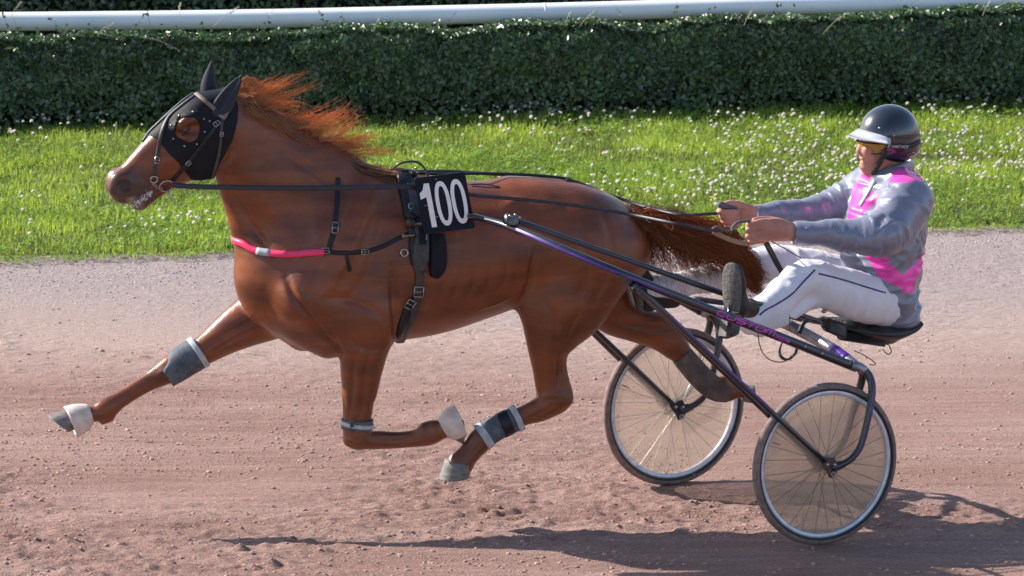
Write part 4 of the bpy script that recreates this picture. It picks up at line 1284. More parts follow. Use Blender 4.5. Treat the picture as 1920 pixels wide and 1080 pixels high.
def head_hit(px, py, lift=0.0):
    d = ray(px, py); best = (None, None); bd = 1e9
    for b in (HOODBVH, HBVH):
        r = b.ray_cast(Vector(CAM + d * 30), Vector(d), 20)
        if r[0] is not None and r[3] < bd:
            bd = r[3]; n = np.array(r[1]); n = n if n @ d < 0 else -n
            best = (np.array(r[0]) + n * lift, n)
    return best
for rows, opn in (([(408, 212, -.070, 16, 14), (419, 196, -.075, 18.5, 14), (431, 176, -.080, 15, 11), (442, 159, -.084, 10, 8), (450, 146, -.086, 4.5, 4), (453, 141, -.086, 1.5, 1.5)], 1),
                  ([(392, 178, .066, 15, 14), (391, 162, .070, 15, 13), (392, 145, .074, 11.5, 10), (395, 128, .078, 7, 6), (397, 116, .08, 2.5, 2.5)], 1)):
    P, ra, rl = hc(rows)
    E = Field(P.min(0) - .06, P.max(0) + .06, 0.004)
    E.chain(P, ra, rl, k=.01)
    c2 = P.copy(); c2[:, 0] -= ra * .55; c2[:, 1] += np.sign(P[:, 1]) * rl * .7
    E.chain(c2[1:-1], ra[1:-1] * .42, rl[1:-1] * .5, k=.012, op='cut')
    V, Q = E.mesh(); obj('ear_cover', H_.W(relax(V, Q, 2)), Q, M_ear, hood)
M_steel = mat('polished_steel', (0.42, 0.41, 0.40), rough=0.3, metal=1.0)
M_brass = mat('tarnished_brass', (0.36, 0.25, 0.16), rough=0.4, metal=0.9)
for x, y in ((336, 217), (362, 210), (382, 223), (321, 235), (325, 260), (346, 274), (369, 270), (393, 227), (384, 247), (392, 258)):
    p, n_ = head_hit(x, y, .001)
    if p is not None:
        mb = MB(); mb.add(*ball(p, .0048, 10, 6)); mb.build('stud', M_steel, hood)

# --- straps on the surface
def strap(name, pts, w, mat_, parent, lift=0.003, t=0.004, hitf=head_hit, mirror=False, smooth=3, step=3.0):
    pts = np.array(pts, float)
    C = catmull(pts, 10) if len(pts) > 2 else pts
    seg = np.linalg.norm(np.diff(C[:, :2], axis=0), axis=1); s_ = np.concatenate([[0], np.cumsum(seg)])
    n = max(4, int(s_[-1] / step)); q = np.linspace(0, s_[-1], n)
    X = np.interp(q, s_, C[:, 0]); Y = np.interp(q, s_, C[:, 1])
    Wd = np.interp(q, s_, C[:, 2]) if C.shape[1] > 2 else np.full(n, w)
    P, N, WW = [], [], []
    for x, y, wd in zip(X, Y, Wd):
        p, nn = hitf(x, y)
        if p is not None: P.append(p); N.append(nn); WW.append(wd)
    P, N, WW = np.array(P), np.array(N), np.array(WW)
    for _ in range(smooth):
        P[1:-1] = .25 * P[:-2] + .5 * P[1:-1] + .25 * P[2:]
        N[1:-1] = .25 * N[:-2] + .5 * N[1:-1] + .25 * N[2:]
    P = P + N * lift
    mb = MB(); mb.add(*ribbon(P, N, WW / S, t))
    mb.build(name, mat_, parent)
    if mirror:
        Lp = H_.L(P) * [1, -1, 1]; Ln = (N @ H_.M.T) * [1, -1, 1]
        MB().add(*ribbon(H_.W(Lp), Ln @ H_.M, WW / S, t)).build(name, mat_, parent)
    return P, N
def buckle(px, py, w, h, ang, parent, hitf=head_hit, mat_=None, lift=.008, r=.0018):
    p, n_ = hitf(px, py, lift)
    if p is None: return
    a = unit(_R * math.cos(ang) - np.array([0, 0, 1.0]) * math.sin(ang)); a = unit(a - n_ * (a @ n_)); b = np.cross(n_, a)
    c = [p + a * sx * w / S / 2 + b * sy * h / S / 2 for sx, sy in ((-1, -1), (1, -1), (1, 1), (-1, 1), (-1, -1), (1, -1))]
    mb = MB()
    for i in range(4): mb.add(*tube([c[i], c[i + 1]], r, 6))
    mb.add(*tube([(c[0] + c[3]) / 2, (c[1] + c[2]) / 2], r * .8, 6))
    mb.build('buckle', mat_ or M_steel, parent)
M_tan = mat('worn_tan_leather', (0.19, 0.145, 0.115), rough=0.6, var=0.35, vscale=50)
M_grey = mat('worn_grey_leather', (0.040, 0.037, 0.037), rough=0.5, var=0.4, vscale=50, bump=.1, bscale=150)
bridle = empty('bridle', H_.PW(330, 300, 0), 'dark leather bridle with bit rings on the hooded horse head', 'bridle')
strap('browband', [(362, 172), (380, 186), (400, 203), (419, 222)], 8, M_tan, bridle)
strap('headpiece', [(428, 205), (424, 214), (417, 224)], 8, M_tan, bridle)
strap('cheek_strap', [(417, 224), (406, 234), (392, 254), (376, 276), (351, 307), (338, 322), (324, 338)], 8, M_black, bridle)
strap('throat_strap', [(416, 226), (415, 240), (414, 258), (410, 290), (404, 315), (399, 333)], 6, M_grey, bridle)
strap('nose_strap', [(364, 180), (340, 198), (318, 217), (308, 236), (302, 254), (297, 278), (293, 301), (290, 318), (288, 329)], 7, M_grey, bridle)
strap('face_strap', [(362, 176), (340, 192), (318, 212), (296, 232), (276, 252), (268, 266)], 6, M_grey, bridle)
for a in ((406, 232, 8, 11, .95), (353, 305, 7, 9, .9), (295, 300, 8, 11, .1), (415, 251, 6, 7, 0)): buckle(*a, bridle)
for x, y, R_, nm in ((288, 335, 6.5, 'curb_ring'), (311, 346, 13, 'bit_ring')):
    p, n_ = head_hit(x, y, .010)
    mb = MB(); mb.add(*torus(p, n_, R_ / S, .0034, 30)); mb.build(nm, M_steel, bridle)
p1, n1 = head_hit(287, 343, .008); p2, _ = head_hit(301, 352, .008)
mb = MB()
if p1 is not None and p2 is not None:
    for k in range(6):
        c = p1 + (p2 - p1) * k / 5; mb.add(*torus(c, n1 if k % 2 else unit(np.cross(n1, p2 - p1)), .0065, .0018, 12, 6))
    mb.build('curb_chain', M_steel, bridle)
p, n_ = head_hit(311, 352, .012)
mb = MB(); mb.add(*tube([p, p + [.012, 0, -.028], p + [.022, 0, -.052]], [.004, .0045, .003], 8)); mb.build('bit_tail', M_steel, bridle)
# foam at the lips
M_foam = mat('white_foam', (0.75, 0.72, 0.70), rough=0.4, spec=0.5)
mb = MB()
for k in range(170):
    x = random.uniform(246, 286); y = 383 - (x - 254) * .75 + random.gauss(0, 4)
    p, n_ = head_hit(x, y)
    if p is not None: mb.add(*ball(p, random.uniform(.0008, .0026), 6, 4))
mb.build('lip_foam', M_foam, hroot)

# --- harness
har = empty('harness', H_.PW(775, 470, -.3), 'black racing harness saddle and girth around the horse', 'harness')
bhit = lambda x, y, lift=0.0: hit(x, y, HBVH, lift)
strap('saddle_pad', [(757, 330, 30), (764, 360, 34), (776, 405, 36), (786, 440, 40), (787, 470, 40), (788, 496, 36)], 0, M_black, har, t=.016, hitf=bhit, mirror=True)
strap('padding', [(818, 440, 30), (821, 470, 32), (820, 500, 32), (814, 519, 18)], 0, M_hood, har, t=.022, hitf=bhit, mirror=True, lift=.002)
strap('saddle_flap', [(772, 350, 22), (782, 400, 24), (790, 440, 26), (788, 480, 30), (786, 508, 20)], 0, M_grey, har, t=.007, lift=.019, hitf=bhit, mirror=True)
strap('girth_strap', [(786, 500, 15), (786, 530, 15), (783, 552, 15), (775, 585, 15), (763, 612, 15), (750, 636, 15)], 0, M_grey, har, t=.006, lift=.012, hitf=bhit, mirror=True)
strap('girth', [(774, 560, 14), (764, 584, 22), (755, 606, 24), (746, 636, 15)], 0, M_black, har, t=.012, lift=.003, hitf=bhit, mirror=True)
buckle(784, 543, 17, 20, .1, har, bhit, lift=.024, r=.0022); buckle(768, 566, 15, 18, .6, har, bhit, lift=.024, r=.0022)
strap('neck_strap', [(634, 333), (633, 370), (629, 410), (624, 440), (617, 468)], 9, M_black, har, hitf=bhit, mirror=True)
buckle(628, 428, 11, 20, .12, har, bhit, lift=.009, r=.0022)
strap('trace_strap', [(606, 472), (630, 474), (660, 474), (692, 470), (720, 461), (745, 448), (768, 437)], 8, M_black, har, hitf=bhit, mirror=True)
strap('keeper_tab', [(650, 476), (652, 492), (656, 508)], 7, M_black, har, hitf=bhit)
M_pink = mat('neon_pink_rubber', (0.80, 0.045, 0.145), rough=0.42, spec=0.4)
P1, N1 = strap('breast_core', [(458, 455), (470, 467), (490, 473), (520, 476), (560, 476), (607, 472)], 10, M_black, har, hitf=bhit)
pk = P1 + N1 * .006
# the sleeve goes on round the front of the breast to the far side
p0 = H_.L(pk[0]); fr_, fn_ = [], []
for q in np.linspace(0.04, 1, 9):
    vq = p0[1] + (.17 - p0[1]) * q; wq = p0[2] + .004 * q
    r = HBVH.ray_cast(Vector(H_.W([-2.2, vq, wq])), Vector(H_.W([1, 0, 0]) - H_.W([0, 0, 0])), 4)
    if r[0] is not None:
        n_ = np.array(r[1]); n_ = n_ if n_ @ (H_.W([1, 0, 0]) - H_.W([0, 0, 0])) < 0 else -n_
        fr_.append(np.array(r[0]) + n_ * .008); fn_.append(n_)
pt = np.array(fr_[::-1] + list(pk[::2])); pn = np.array(fn_[::-1] + list(N1[::2]))
for _ in range(3):
    pt[1:-1] = .25 * pt[:-2] + .5 * pt[1:-1] + .25 * pt[2:]; pn[1:-1] = .25 * pn[:-2] + .5 * pn[1:-1] + .25 * pn[2:]
mb = MB(); mb.add(*ribbon(pt, pn, .029, .011)); mb.build('breast_collar_sleeve', M_pink, har)
i_ = len(fr_) + int(len(pk[::2]) * .22)
mb = MB(); mb.add(*ribbon(pt[i_:i_ + 5] , pn[i_:i_ + 5], .0305, .0125)); mb.build('tape', M_band, har)
buckle(610, 471, 14, 10, 0, har, bhit, lift=.012); buckle(683, 472, 14, 8, 0, har, bhit, lift=.012)
# saddle hardware
def at_v(x, y, v): return H_.PW(x, y, v)
for x, y, r_ in ((732, 316, .006), (780, 315, .0065), (740, 333, .0055), (774, 318, .005)):
    mb = MB(); mb.add(*ball(at_v(x, y, -.02), r_, 10, 8)); mb.build('rivet', M_steel, har)
mb = MB(); mb.add(*tube(catmull([at_v(738, 332, -.05), at_v(750, 324, -.03), at_v(765, 322, -.02), at_v(780, 328, -.05)], 5), .011, 10)); mb.build('saddle_tree', M_black, har)
mb = MB(); mb.add(*tube(catmull([at_v(733, 319, -.02), at_v(752, 306, -.02), at_v(778, 303, -.02), at_v(793, 312, -.03), at_v(803, 330, -.06)], 6), .0048, 8)); mb.build('check_hook_strap', M_grey, har)
mb = MB(); mb.add(*tube(catmull([at_v(745, 323, -.03), at_v(760, 320, -.02), at_v(775, 318, -.02)], 5), .004, 8)); mb.build('rail_bar', M_steel, har)
for x, y in ((771, 392), (757, 474)):
    p, n_ = bhit(x, y, .022)
    mb = MB(); mb.add(*torus(p, n_, 6.5 / S, .0032, 20)); mb.build('terret_ring', M_steel, har)
p, n_ = bhit(768, 409, .035)
mb = MB(); mb.add(*ball(p, (.033, .028, .022), 14, 9)); mb.build('shaft_knuckle', M_black, har)
p, n_ = bhit(766, 422, .035)
mb = MB(); mb.add(*ball(p, (.022, .022, .020), 12, 8)); mb.build('knuckle_cup', mat('worn_bronze_plastic', (.05, .035, .03), rough=.4), har)
for (x0, y0, x1, y1) in ((752, 444, 775, 443), (772, 425, 788, 424)):
    mb = MB(); a = bhit(x0, y0, .03)[0]; b = bhit(x1, y1, .03)[0]
    mb.add(*tube([a, a * .8 + b * .2, b], [.011, .006, .007], 10)); mb.build('toggle_pin', M_brass, har)
p, n_ = bhit(790, 444, .030)
mb = MB(); a = unit(np.cross(n_, (0, 0, 1))); mb.add(*boxw(p, a * .014, n_ * .006, unit(np.cross(a, n_)) * .036)); mb.build('clip_plate', M_hood, har)
mb = MB(); mb.add(*tube([p + a * -.016 + [0, 0, .03], p + a * -.016 - [0, 0, .036], p + a * .012 - [0, 0, .038]], .0025, 6)); mb.build('clip_wire', M_steel, har)
# overcheck and back straps
mb = MB(); mb.add(*tube(catmull([at_v(452, 187, -.02), at_v(540, 240, -.045), at_v(615, 280, -.06), at_v(660, 303, -.06), at_v(700, 318, -.05), at_v(735, 324, -.03)], 6), .0042, 7))
mb.add(*tube(catmull([at_v(640, 294, -.06), at_v(690, 326, -.08), at_v(742, 329, -.05)], 6), .0038, 7)); mb.build('overcheck_strap', M_grey, har)
P_ = [at_v(*q) for q in ((780, 326, 0), (830, 328, -.01), (890, 327, -.01), (950, 328, -.005), (1010, 331, 0), (1060, 337, 0), (1100, 351, 0), (1140, 374, 0), (1168, 384, -.01))]
mb = MB(); C_ = catmull(P_, 6); mb.add(*ribbon(C_ + [0, 0, .004], np.tile([0.1, -.35, .9], (len(C_), 1)), .016, .005)); mb.build('back_strap', M_black, har)
buckle(1104, 352, 12, 10, .5, har, lambda x, y, l=0: (at_v(x, y - 2, -.02), unit([0, -.7, .7])), lift=0)
mb = MB(); mb.add(*tube(catmull([at_v(1060, 338, -.02), at_v(1110, 353, -.03), at_v(1150, 376, -.045), at_v(1180, 404, -.045), at_v(1192, 420, 0), at_v(1180, 404, .045), at_v(1150, 376, .045)], 6), .007, 8)); mb.build('crupper', M_black, har)

# --- number plate
plate = empty('number_plate', at_v(834, 430, -.34), 'black number plate with white 100 hanging on the horse side', 'number plate')
A_, B_, C2_, D_ = [at_v(*q) for q in ((776, 334, -.36), (871, 322, -.36), (891, 425, -.365), (796, 439, -.365))]
ex = unit(B_ - A_); ez = unit(D_ - A_ - ex * ((D_ - A_) @ ex)); en = unit(np.cross(ez, ex))
if en[1] > 0: en = -en
pw = np.linalg.norm(B_ - A_); ph = (D_ - A_) @ ez
shear = ((D_ - A_) @ ex) / ph
def pl(x, y, z=0.0): return A_ + ex * (x * pw + y * ph * shear) + ez * (y * ph) + en * z
M_plate = mat('black_plate_plastic', (0.004, 0.009, 0.020), rough=0.55, spec=0.2, var=0.3, vscale=30)
M_digit = mat('white_plate_digit', (0.78, 0.78, 0.80), rough=0.5, var=0.06, vscale=30)
def rrect(x0, y0, x1, y1, r, asp=1.0, n=5):
    o = []
    for cx_, cy_, a in ((x1 - r, y0 + r * asp, -90), (x1 - r, y1 - r * asp, 0), (x0 + r, y1 - r * asp, 90), (x0 + r, y0 + r * asp, 180)):
        for k in range(n + 1):
            t = math.radians(a + 90 * k / n); o.append((cx_ + r * math.cos(t), cy_ + r * asp * math.sin(t)))
    return o
def extrude(outl, z0, z1, f):
    n = len(outl)
    V = [f(x, y, z0) for x, y in outl] + [f(x, y, z1) for x, y in outl]
    return np.array(V), [tuple(range(n)), tuple(range(2 * n - 1, n - 1, -1))] + [(k, (k + 1) % n, n + (k + 1) % n, n + k) for k in range(n)]
def ring_shape(cx_, cy_, rx, ry, tx, ty, n=36):
    o, i = [], []
    for k in range(n):
        t = 2 * math.pi * k / n
        c, s_ = math.cos(t), math.sin(t)
        f = lambda q: math.copysign(abs(q) ** .85, q)
        o.append((cx_ + rx * f(c), cy_ + ry * f(s_))); i.append((cx_ + (rx - tx) * f(c), cy_ + (ry - ty) * f(s_)))
    return o, i
mb = MB(); mb.add(*extrude(rrect(0, 0, 1, 1, .05, pw / ph), -.004, .004, pl)); mb.build('board', M_plate, plate, smooth=False)
for cx_, wob in ((.475, 0.0), (.785, 0.0)):
    o, i = ring_shape(cx_, .50, .145, .395, .072, .085)
    n = len(o); V = [pl(x, y, .0065) for x, y in o + i] + [pl(x, y, .0035) for x, y in o + i]
    F = [(k, (k + 1) % n, n + (k + 1) % n, n + k) for k in range(n)] + [(k, 2 * n + k, 2 * n + (k + 1) % n, (k + 1) % n) for k in range(n)] + [(n + k, n + (k + 1) % n, 3 * n + (k + 1) % n, 3 * n + k) for k in range(n)]
    mb = MB(); mb.add(V, F); mb.build('digit', M_digit, plate, smooth=False)
one = [(.165, .115), (.265, .115), (.265, .895), (.165, .895), (.165, .355), (.05, .385), (.05, .275), (.115, .235)]
mb = MB(); mb.add(*extrude(one, .0035, .0065, pl)); mb.build('digit', M_digit, plate, smooth=False)
for x, y in ((.42, .06), (.12, .5), (.30, .72)):
    mb = MB(); mb.add(*ball(pl(x, y, .005), .0035, 8, 5)); mb.build('rivet', M_steel, plate)
# ------------------------------------------------------------------ the sulky
cn = SF.P(1546, 872.5, -VW); cf = SF.P(1262.8, 759, VW)
WR = float((cn[2] + cf[2]) / 2)                     # wheel radius: the hubs' height
WU = float((cn[0] + cf[0]) / 2)
sul = empty('sulky', SF.W([WU, 0, 0]), 'black and purple two wheeled racing sulky drawn by the horse', 'sulky')
M_shaft = mat('black_anodised_tube', (0.010, 0.012, 0.022), rough=0.28, spec=0.6, coat=0.5, var=0.25, vscale=25)
M_purple = mat('purple_anodised_tube', (0.095, 0.030, 0.26), rough=0.30, metal=0.35, coat=0.4, var=0.2, vscale=30)
M_alu = mat('worn_grey_aluminium', (0.30, 0.30, 0.35), rough=0.38, metal=0.8, var=0.3, vscale=16)
M_tyre = mat('dusty_tyre_rubber', (0.22, 0.165, 0.15), rough=0.85, spec=0.2, var=0.25, vscale=40)
M_tyreb = mat('black_tyre_wall', (0.022, 0.023, 0.030), rough=0.6)
M_rim = mat('blue_grey_alloy_rim', (0.62, 0.65, 0.74), rough=0.38, metal=0.35, var=0.15, vscale=30)
M_spoke = mat('steel_spoke', (0.55, 0.55, 0.53), rough=0.35, metal=0.9)
M_spoked = mat('dark_spoke', (0.055, 0.045, 0.045), rough=0.6)

def film(name, col, transp, rough=0.25, dusty=0.3, gloss=0.10):
    m = bpy.data.materials.new(name); m.use_nodes = True
    nt = m.node_tree; nt.nodes.remove(nt.nodes['Principled BSDF']); L = nt.links; out = nt.nodes['Material Output']
    tr = nt.nodes.new('ShaderNodeBsdfTransparent'); tr.inputs[0].default_value = (.97, .94, .90, 1)
    df = nt.nodes.new('ShaderNodeBsdfPrincipled'); df.inputs['Base Color'].default_value = (*col, 1); df.inputs['Roughness'].default_value = rough + .2
    tl = nt.nodes.new('ShaderNodeBsdfTranslucent'); tl.inputs[0].default_value = (*col, 1)
    m0 = nt.nodes.new('ShaderNodeMixShader'); m0.inputs[0].default_value = 0.45
    L.new(df.outputs[0], m0.inputs[1]); L.new(tl.outputs[0], m0.inputs[2])
    tc = nt.nodes.new('ShaderNodeTexCoord'); n = nt.nodes.new('ShaderNodeTexNoise'); n.inputs['Scale'].default_value = 7; n.inputs['Detail'].default_value = 6
    L.new(tc.outputs['Object'], n.inputs['Vector'])
    mr = nt.nodes.new('ShaderNodeMapRange'); mr.inputs[1].default_value = .3; mr.inputs[2].default_value = .7
    mr.inputs[3].default_value = max(0, 1 - transp - dusty / 2); mr.inputs[4].default_value = min(1, 1 - transp + dusty / 2)
    L.new(n.outputs['Fac'], mr.inputs[0])
    ms = nt.nodes.new('ShaderNodeMixShader'); L.new(mr.outputs[0], ms.inputs[0]); L.new(tr.outputs[0], ms.inputs[1]); L.new(m0.outputs[0], ms.inputs[2])
    gl = nt.nodes.new('ShaderNodeBsdfGlossy'); gl.inputs['Roughness'].default_value = rough
    m2 = nt.nodes.new('ShaderNodeMixShader'); m2.inputs[0].default_value = gloss
    L.new(ms.outputs[0], m2.inputs[1]); L.new(gl.outputs[0], m2.inputs[2]); L.new(m2.outputs[0], out.inputs[0])
    return m
M_disc_n = film('smoked_wheel_cover', (0.46, 0.38, 0.31), 0.56, dusty=.18)
M_disc_f = film('clear_wheel_cover', (0.50, 0.42, 0.37), 0.70, dusty=.14, gloss=.06)

def ring(c, u1, u2, ax, prof, seg=72):
    """solid of revolution about ax: prof = (radius, axial offset) closed loop"""
    V = []; m = len(prof)
    for k in range(seg):
        t = 2 * math.pi * k / seg; d = u1 * math.cos(t) + u2 * math.sin(t)
        for r, a in prof: V.append(c + d * r + ax * a)
    F = [(k * m + j, ((k + 1) % seg) * m + j, ((k + 1) % seg) * m + (j + 1) % m, k * m + (j + 1) % m) for k in range(seg) for j in range(m)]
    return np.array(V), F

def wheel(v, disc_mat, spoke_mat, label):
    c = SF.W([WU, v, WR]); ax = SF.W([0, 1, 0]) - SF.W([0, 0, 0]); u1 = SF.W([1, 0, 0]) - SF.W([0, 0, 0]); u2 = np.array([0, 0, 1.0])
    w = empty('wheel', c); w.parent = sul; w.location = c - wloc(sul); w['label'] = label
    tr = .0205; R0 = WR - tr
    def arc(a0, a1, n, rr): return [(R0 + rr * math.cos(math.radians(a0 + (a1 - a0) * i / n)), rr * math.sin(math.radians(a0 + (a1 - a0) * i / n))) for i in range(n + 1)]
    mb = MB(); mb.add(*ring(c, u1, u2, ax, arc(-96, 96, 14, tr) + [(R0 - .004, 0.006), (R0 - .004, -.006)])); mb.build('tyre', M_tyre, w)
    for s_ in (-1, 1):
        P = [(R0 + tr * math.cos(math.radians(a)) , s_ * (tr * math.sin(math.radians(a)) + .0005)) for a in (98, 108, 118)] + [(R0 - .013, s_ * .012), (R0 - .004, s_ * .012)]
        mb = MB(); mb.add(*ring(c, u1, u2, ax, P)); mb.build('tyre_wall', M_tyreb, w)
    Ri = R0 - .0175
    mb = MB(); mb.add(*ring(c, u1, u2, ax, [(R0 - .006, -.0115), (R0 - .006, .0115), (Ri - .002, .0135), (Ri - .013, .0105), (Ri - .016, 0), (Ri - .013, -.0105), (Ri - .002, -.0135)])); mb.build('rim', M_rim, w)
    for k in range(28):
        t = 2 * math.pi * k / 28 + .07; s_ = 1 if k % 2 else -1
        d = u1 * math.cos(t) + u2 * math.sin(t); t2 = t + (.55 if (k // 2) % 2 else -.55); d2 = u1 * math.cos(t2) + u2 * math.sin(t2)
        mb = MB(); mb.add(*tube([c + d2 * .022 + ax * s_ * .028, c + d * (Ri - .014)], .0016, 5, cap=False)); mb.build('spoke', spoke_mat, w)
    mb = MB(); mb.add(*tube([c - ax * .045, c - ax * .03, c - ax * .028, c + ax * .028, c + ax * .03, c + ax * .045], [.012, .012, .024, .024, .012, .012], 18)); mb.build('hub', M_alu, w)
    for s_ in (-1, 1):
        V = []; seg = 64; rs = [.026, .12, .22, Ri - .012]
        for j, r in enumerate(rs):
            for k in range(seg):
                t = 2 * math.pi * k / seg
                V.append(c + (u1 * math.cos(t) + u2 * math.sin(t)) * r + ax * s_ * (.033 - .021 * j / 3))
        F = [(j * seg + k, j * seg + (k + 1) % seg, (j + 1) * seg + (k + 1) % seg, (j + 1) * seg + k) for j in range(3) for k in range(seg)]
        mb = MB(); mb.add(np.array(V), F); mb.build('wheel_cover', disc_mat, w)
    p = c + (u1 * math.cos(2.7) + u2 * math.sin(2.7)) * (Ri - .03); d = unit(c - p)
    mb = MB(); mb.add(*tube([p, p + d * .04], .003, 6)); mb.build('valve', M_tyreb, w)
    return c, ax
CN, AX = wheel(-VW, M_disc_n, M_spoked, 'near wheel with brownish smoked cover')
CF, _ = wheel(VW, M_disc_f, M_spoke, 'far wheel with clear cover')

# local helpers
def sp(x, y, v): return SF.P(x, y, v)
def smir(P, about=0.0):
    Q = np.array(P, float).copy(); Q[:, 1] = 2 * about - Q[:, 1]; return Q
def part(name, V, F, m, parent=sul, **k):
    mb = MB(); mb.add(V, F); return mb.build(name, m, parent, **k)
def atY(x, y, Y): return SF.L(at_y(x, y, Y))
bend = sp(1600, 686, -VW)
# near shaft: from the horse's side back to the bend above the wheel
Yr = SF.W(bend)[1]; Yf = H_.PW(880, 405, -.37)[1]
_vf = SF.L(H_.PW(880, 405, -.315))[1]
def shaft_pt(x, y):          # runs close beside the horse in front, wide over the wheel behind
    t = min(max((x - 870) / (1186 - 870), -.3), 1)
    return sp(x, y, _vf + (-VW + .035 - _vf) * (t * (1.7 - .7 * t) if t > 0 else t * 1.7) - .035 * max(0, (x - 1186) / 414))
SH = catmull([shaft_pt(*q) for q in ((790, 396), (870, 403), (915, 413), (965, 429), (1050, 465), (1150, 507), (1250, 548), (1350, 588), (1450, 627), (1530, 659), (1600, 687))], 5)
rr = np.interp(np.arange(len(SH)), [0, 10, 20, len(SH) - 1], [.0125, .014, .0175, .0205])
shf = part('shaft', *tube(SF.W(SH), rr, 16), M_shaft)
# purple stripe running along the upper near face of the shaft
def on_shaft(x, phi, lift=.0008):
    X = np.linspace(0, len(SH) - 1, 400); pts = np.array([np.interp(X, np.arange(len(SH)), SH[:, j]) for j in range(3)]).T
    px_ = proj(SF.W(pts)); i = int(np.argmin(np.abs(px_[:, 0] - x))); i = min(max(i, 1), 398)
    p = SF.W(pts[i]); t = unit(SF.W(pts[i + 1]) - SF.W(pts[i - 1])); r = float(np.interp(X[i], np.arange(len(SH)), rr))
    cam_d = unit(CAM - p); e = unit(cam_d - t * (cam_d @ t)); up = np.cross(t, e); up = up if up[2] > 0 else -up
    n = e * math.cos(phi) + up * math.sin(phi)
    return p + n * (r + lift), n, t, up, r
st = [on_shaft(x, -.25 + .1 * (x - 960) / 300) for x in np.linspace(968, 1262, 44)]
wst = np.interp(np.arange(44), [0, 4, 38, 43], [.002, .011, .010, .001])
part('purple_stripe', *ribbon([q[0] for q in st], [q[1] for q in st], wst, .0012), M_purple, shf)
STROKE = {'C': [[(1, .05), (.2, 0), (0, .2), (0, .8), (.15, 1), (.95, 1)], [(.95, 1), (.95, .72)]], 'U': [[(0, 0), (0, .85), (.15, 1), (.85, 1), (1, .85), (1, 0)]],
          'S': [[(1, 0), (.1, 0), (0, .15), (0, .4), (.1, .5), (.9, .5), (1, .62), (1, .88), (.9, 1), (0, 1)]], 'T': [[(0, 0), (1, 0)], [(.5, 0), (.5, 1)]],
          'O': [[(.1, 0), (.9, 0), (1, .15), (1, .85), (.9, 1), (.1, 1), (0, .85), (0, .15), (.1, 0)]], 'M': [[(0, 1), (0, 0), (1, 0), (1, 1)], [(.5, 0), (.5, .95)]],
          'R': [[(0, 1), (0, 0), (.9, 0), (1, .15), (1, .4), (.9, .5), (0, .5)], [(.5, .5), (1, 1)]], 'F': [[(1, 0), (0, 0), (0, 1)], [(0, .5), (.8, .5)]], 'I': [[(.5, 0), (.5, 1)]],
          'N': [[(0, 1), (0, 0), (1, 1), (1, 0)]], 'A': [[(0, 1), (.5, 0), (1, 1)], [(.2, .65), (.8, .65)]], 'K': [[(0, 0), (0, 1)], [(1, 0), (.05, .5), (1, 1)]]}
def write(text, x0, x1, fmap, w, gap=.22, shear=.25):
    """strokes on a surface: fmap(x, y in 0..1) -> point, normal"""
    mb = MB(); n = len(text); cw = (x1 - x0) / (n - gap)
    for i, ch in enumerate(text):
        for line in STROKE[ch]:
            pts = []
            for (a, b) in zip(line[:-1], line[1:]):
                for k in range(4): pts.append((a[0] + (b[0] - a[0]) * k / 4, a[1] + (b[1] - a[1]) * k / 4))
            pts.append(line[-1])
            PN = [fmap(x0 + cw * (i + q[0] * (1 - gap) + (0.5 - q[1]) * shear), q[1]) for q in pts]
            PN = [q for q in PN if q[0] is not None]
            if len(PN) > 1: mb.add(*ribbon([q[0] for q in PN], [q[1] for q in PN], w, .0008))
    return mb
M_letter = mat('magenta_lettering', (0.66, 0.07, 0.58), rough=0.4)
def fm1(x, y): q = on_shaft(x, .62 - 1.02 * y, .0012); return q[0], q[1]
write('CUSTOM', 1342, 1447, fm1, .0050, gap=.2, shear=.2).build('lettering', M_letter, shf)
def fm2(x, y): q = on_shaft(x, .02 - .52 * y, .0012); return q[0], q[1]
write('MCR', 1451, 1476, fm2, .0030, gap=.25, shear=.2).build('lettering', M_letter, shf)
for x in (1505, 1538):
    q = on_shaft(x, .1); part('bolt', *ball(q[0], .006, 10, 6), M_steel, shf)
# far shaft, the mirror of the near one at the wheel, along the far side of the horse in front
frnt = SF.L(H_.W(H_.P(880, 405, -.37) * [1, -1, 1]))
fb = smir([bend])[0]
SHF = catmull([frnt, frnt + (fb - frnt) * .3 + [0, .02, .03], frnt + (fb - frnt) * .65 + [0, .02, .03], fb], 8)
part('shaft', *tube(SF.W(SHF), np.linspace(.014, .0205, len(SHF)), 14), M_shaft)
# forks, two legs to each wheel
out_ = np.array([sp(1596, 684, -VW), sp(1616, 691, -VW - .012), sp(1631, 708, -VW - .03), sp(1635, 735, -VW - .05), sp(1629, 775, -VW - .062), sp(1618, 822, -VW - .066), sp(1608, 846, -VW - .066), sp(1590, 865, -VW - .064), sp(1560, 878, -VW - .06)])
rf = [.0205, .019, .0175, .0165, .0155, .0145, .0145, .014, .013]
for side in (1, -1):
    for inner in (0, 1):
        P = smir(out_, -VW) if inner else out_
        P = P if side == 1 else smir(P)
        C = catmull(np.column_stack([P, rf]), 6)
        fk = part('fork_leg', *tube(SF.W(C[:, :3]), C[:, 3], 14), M_shaft if (inner or side == -1) else M_shaft)
        if side == 1 and not inner:
            Wc = SF.W(C[:, :3]); T_ = np.gradient(Wc, axis=0)
            N_ = []
            for p, t in zip(Wc, T_):
                t = unit(t); e = unit(CAM - p); e = unit(e - t * (e @ t)); s_ = np.cross(t, e); s_ = s_ if s_[0] > 0 else -s_; N_.append(unit(e * .55 + s_ * .8))
            N_ = np.array(N_); k0, k1 = 8, 40
            part('purple_stripe', *ribbon((Wc + N_ * C[:, 3:4])[k0:k1], N_[k0:k1], np.interp(np.arange(k1 - k0), [0, 4, 26, 31], [.001, .010, .009, .001]), .001), M_purple, fk)
        # sleeve of bare metal at the bend
    C = catmull(np.column_stack([P, rf]), 6)
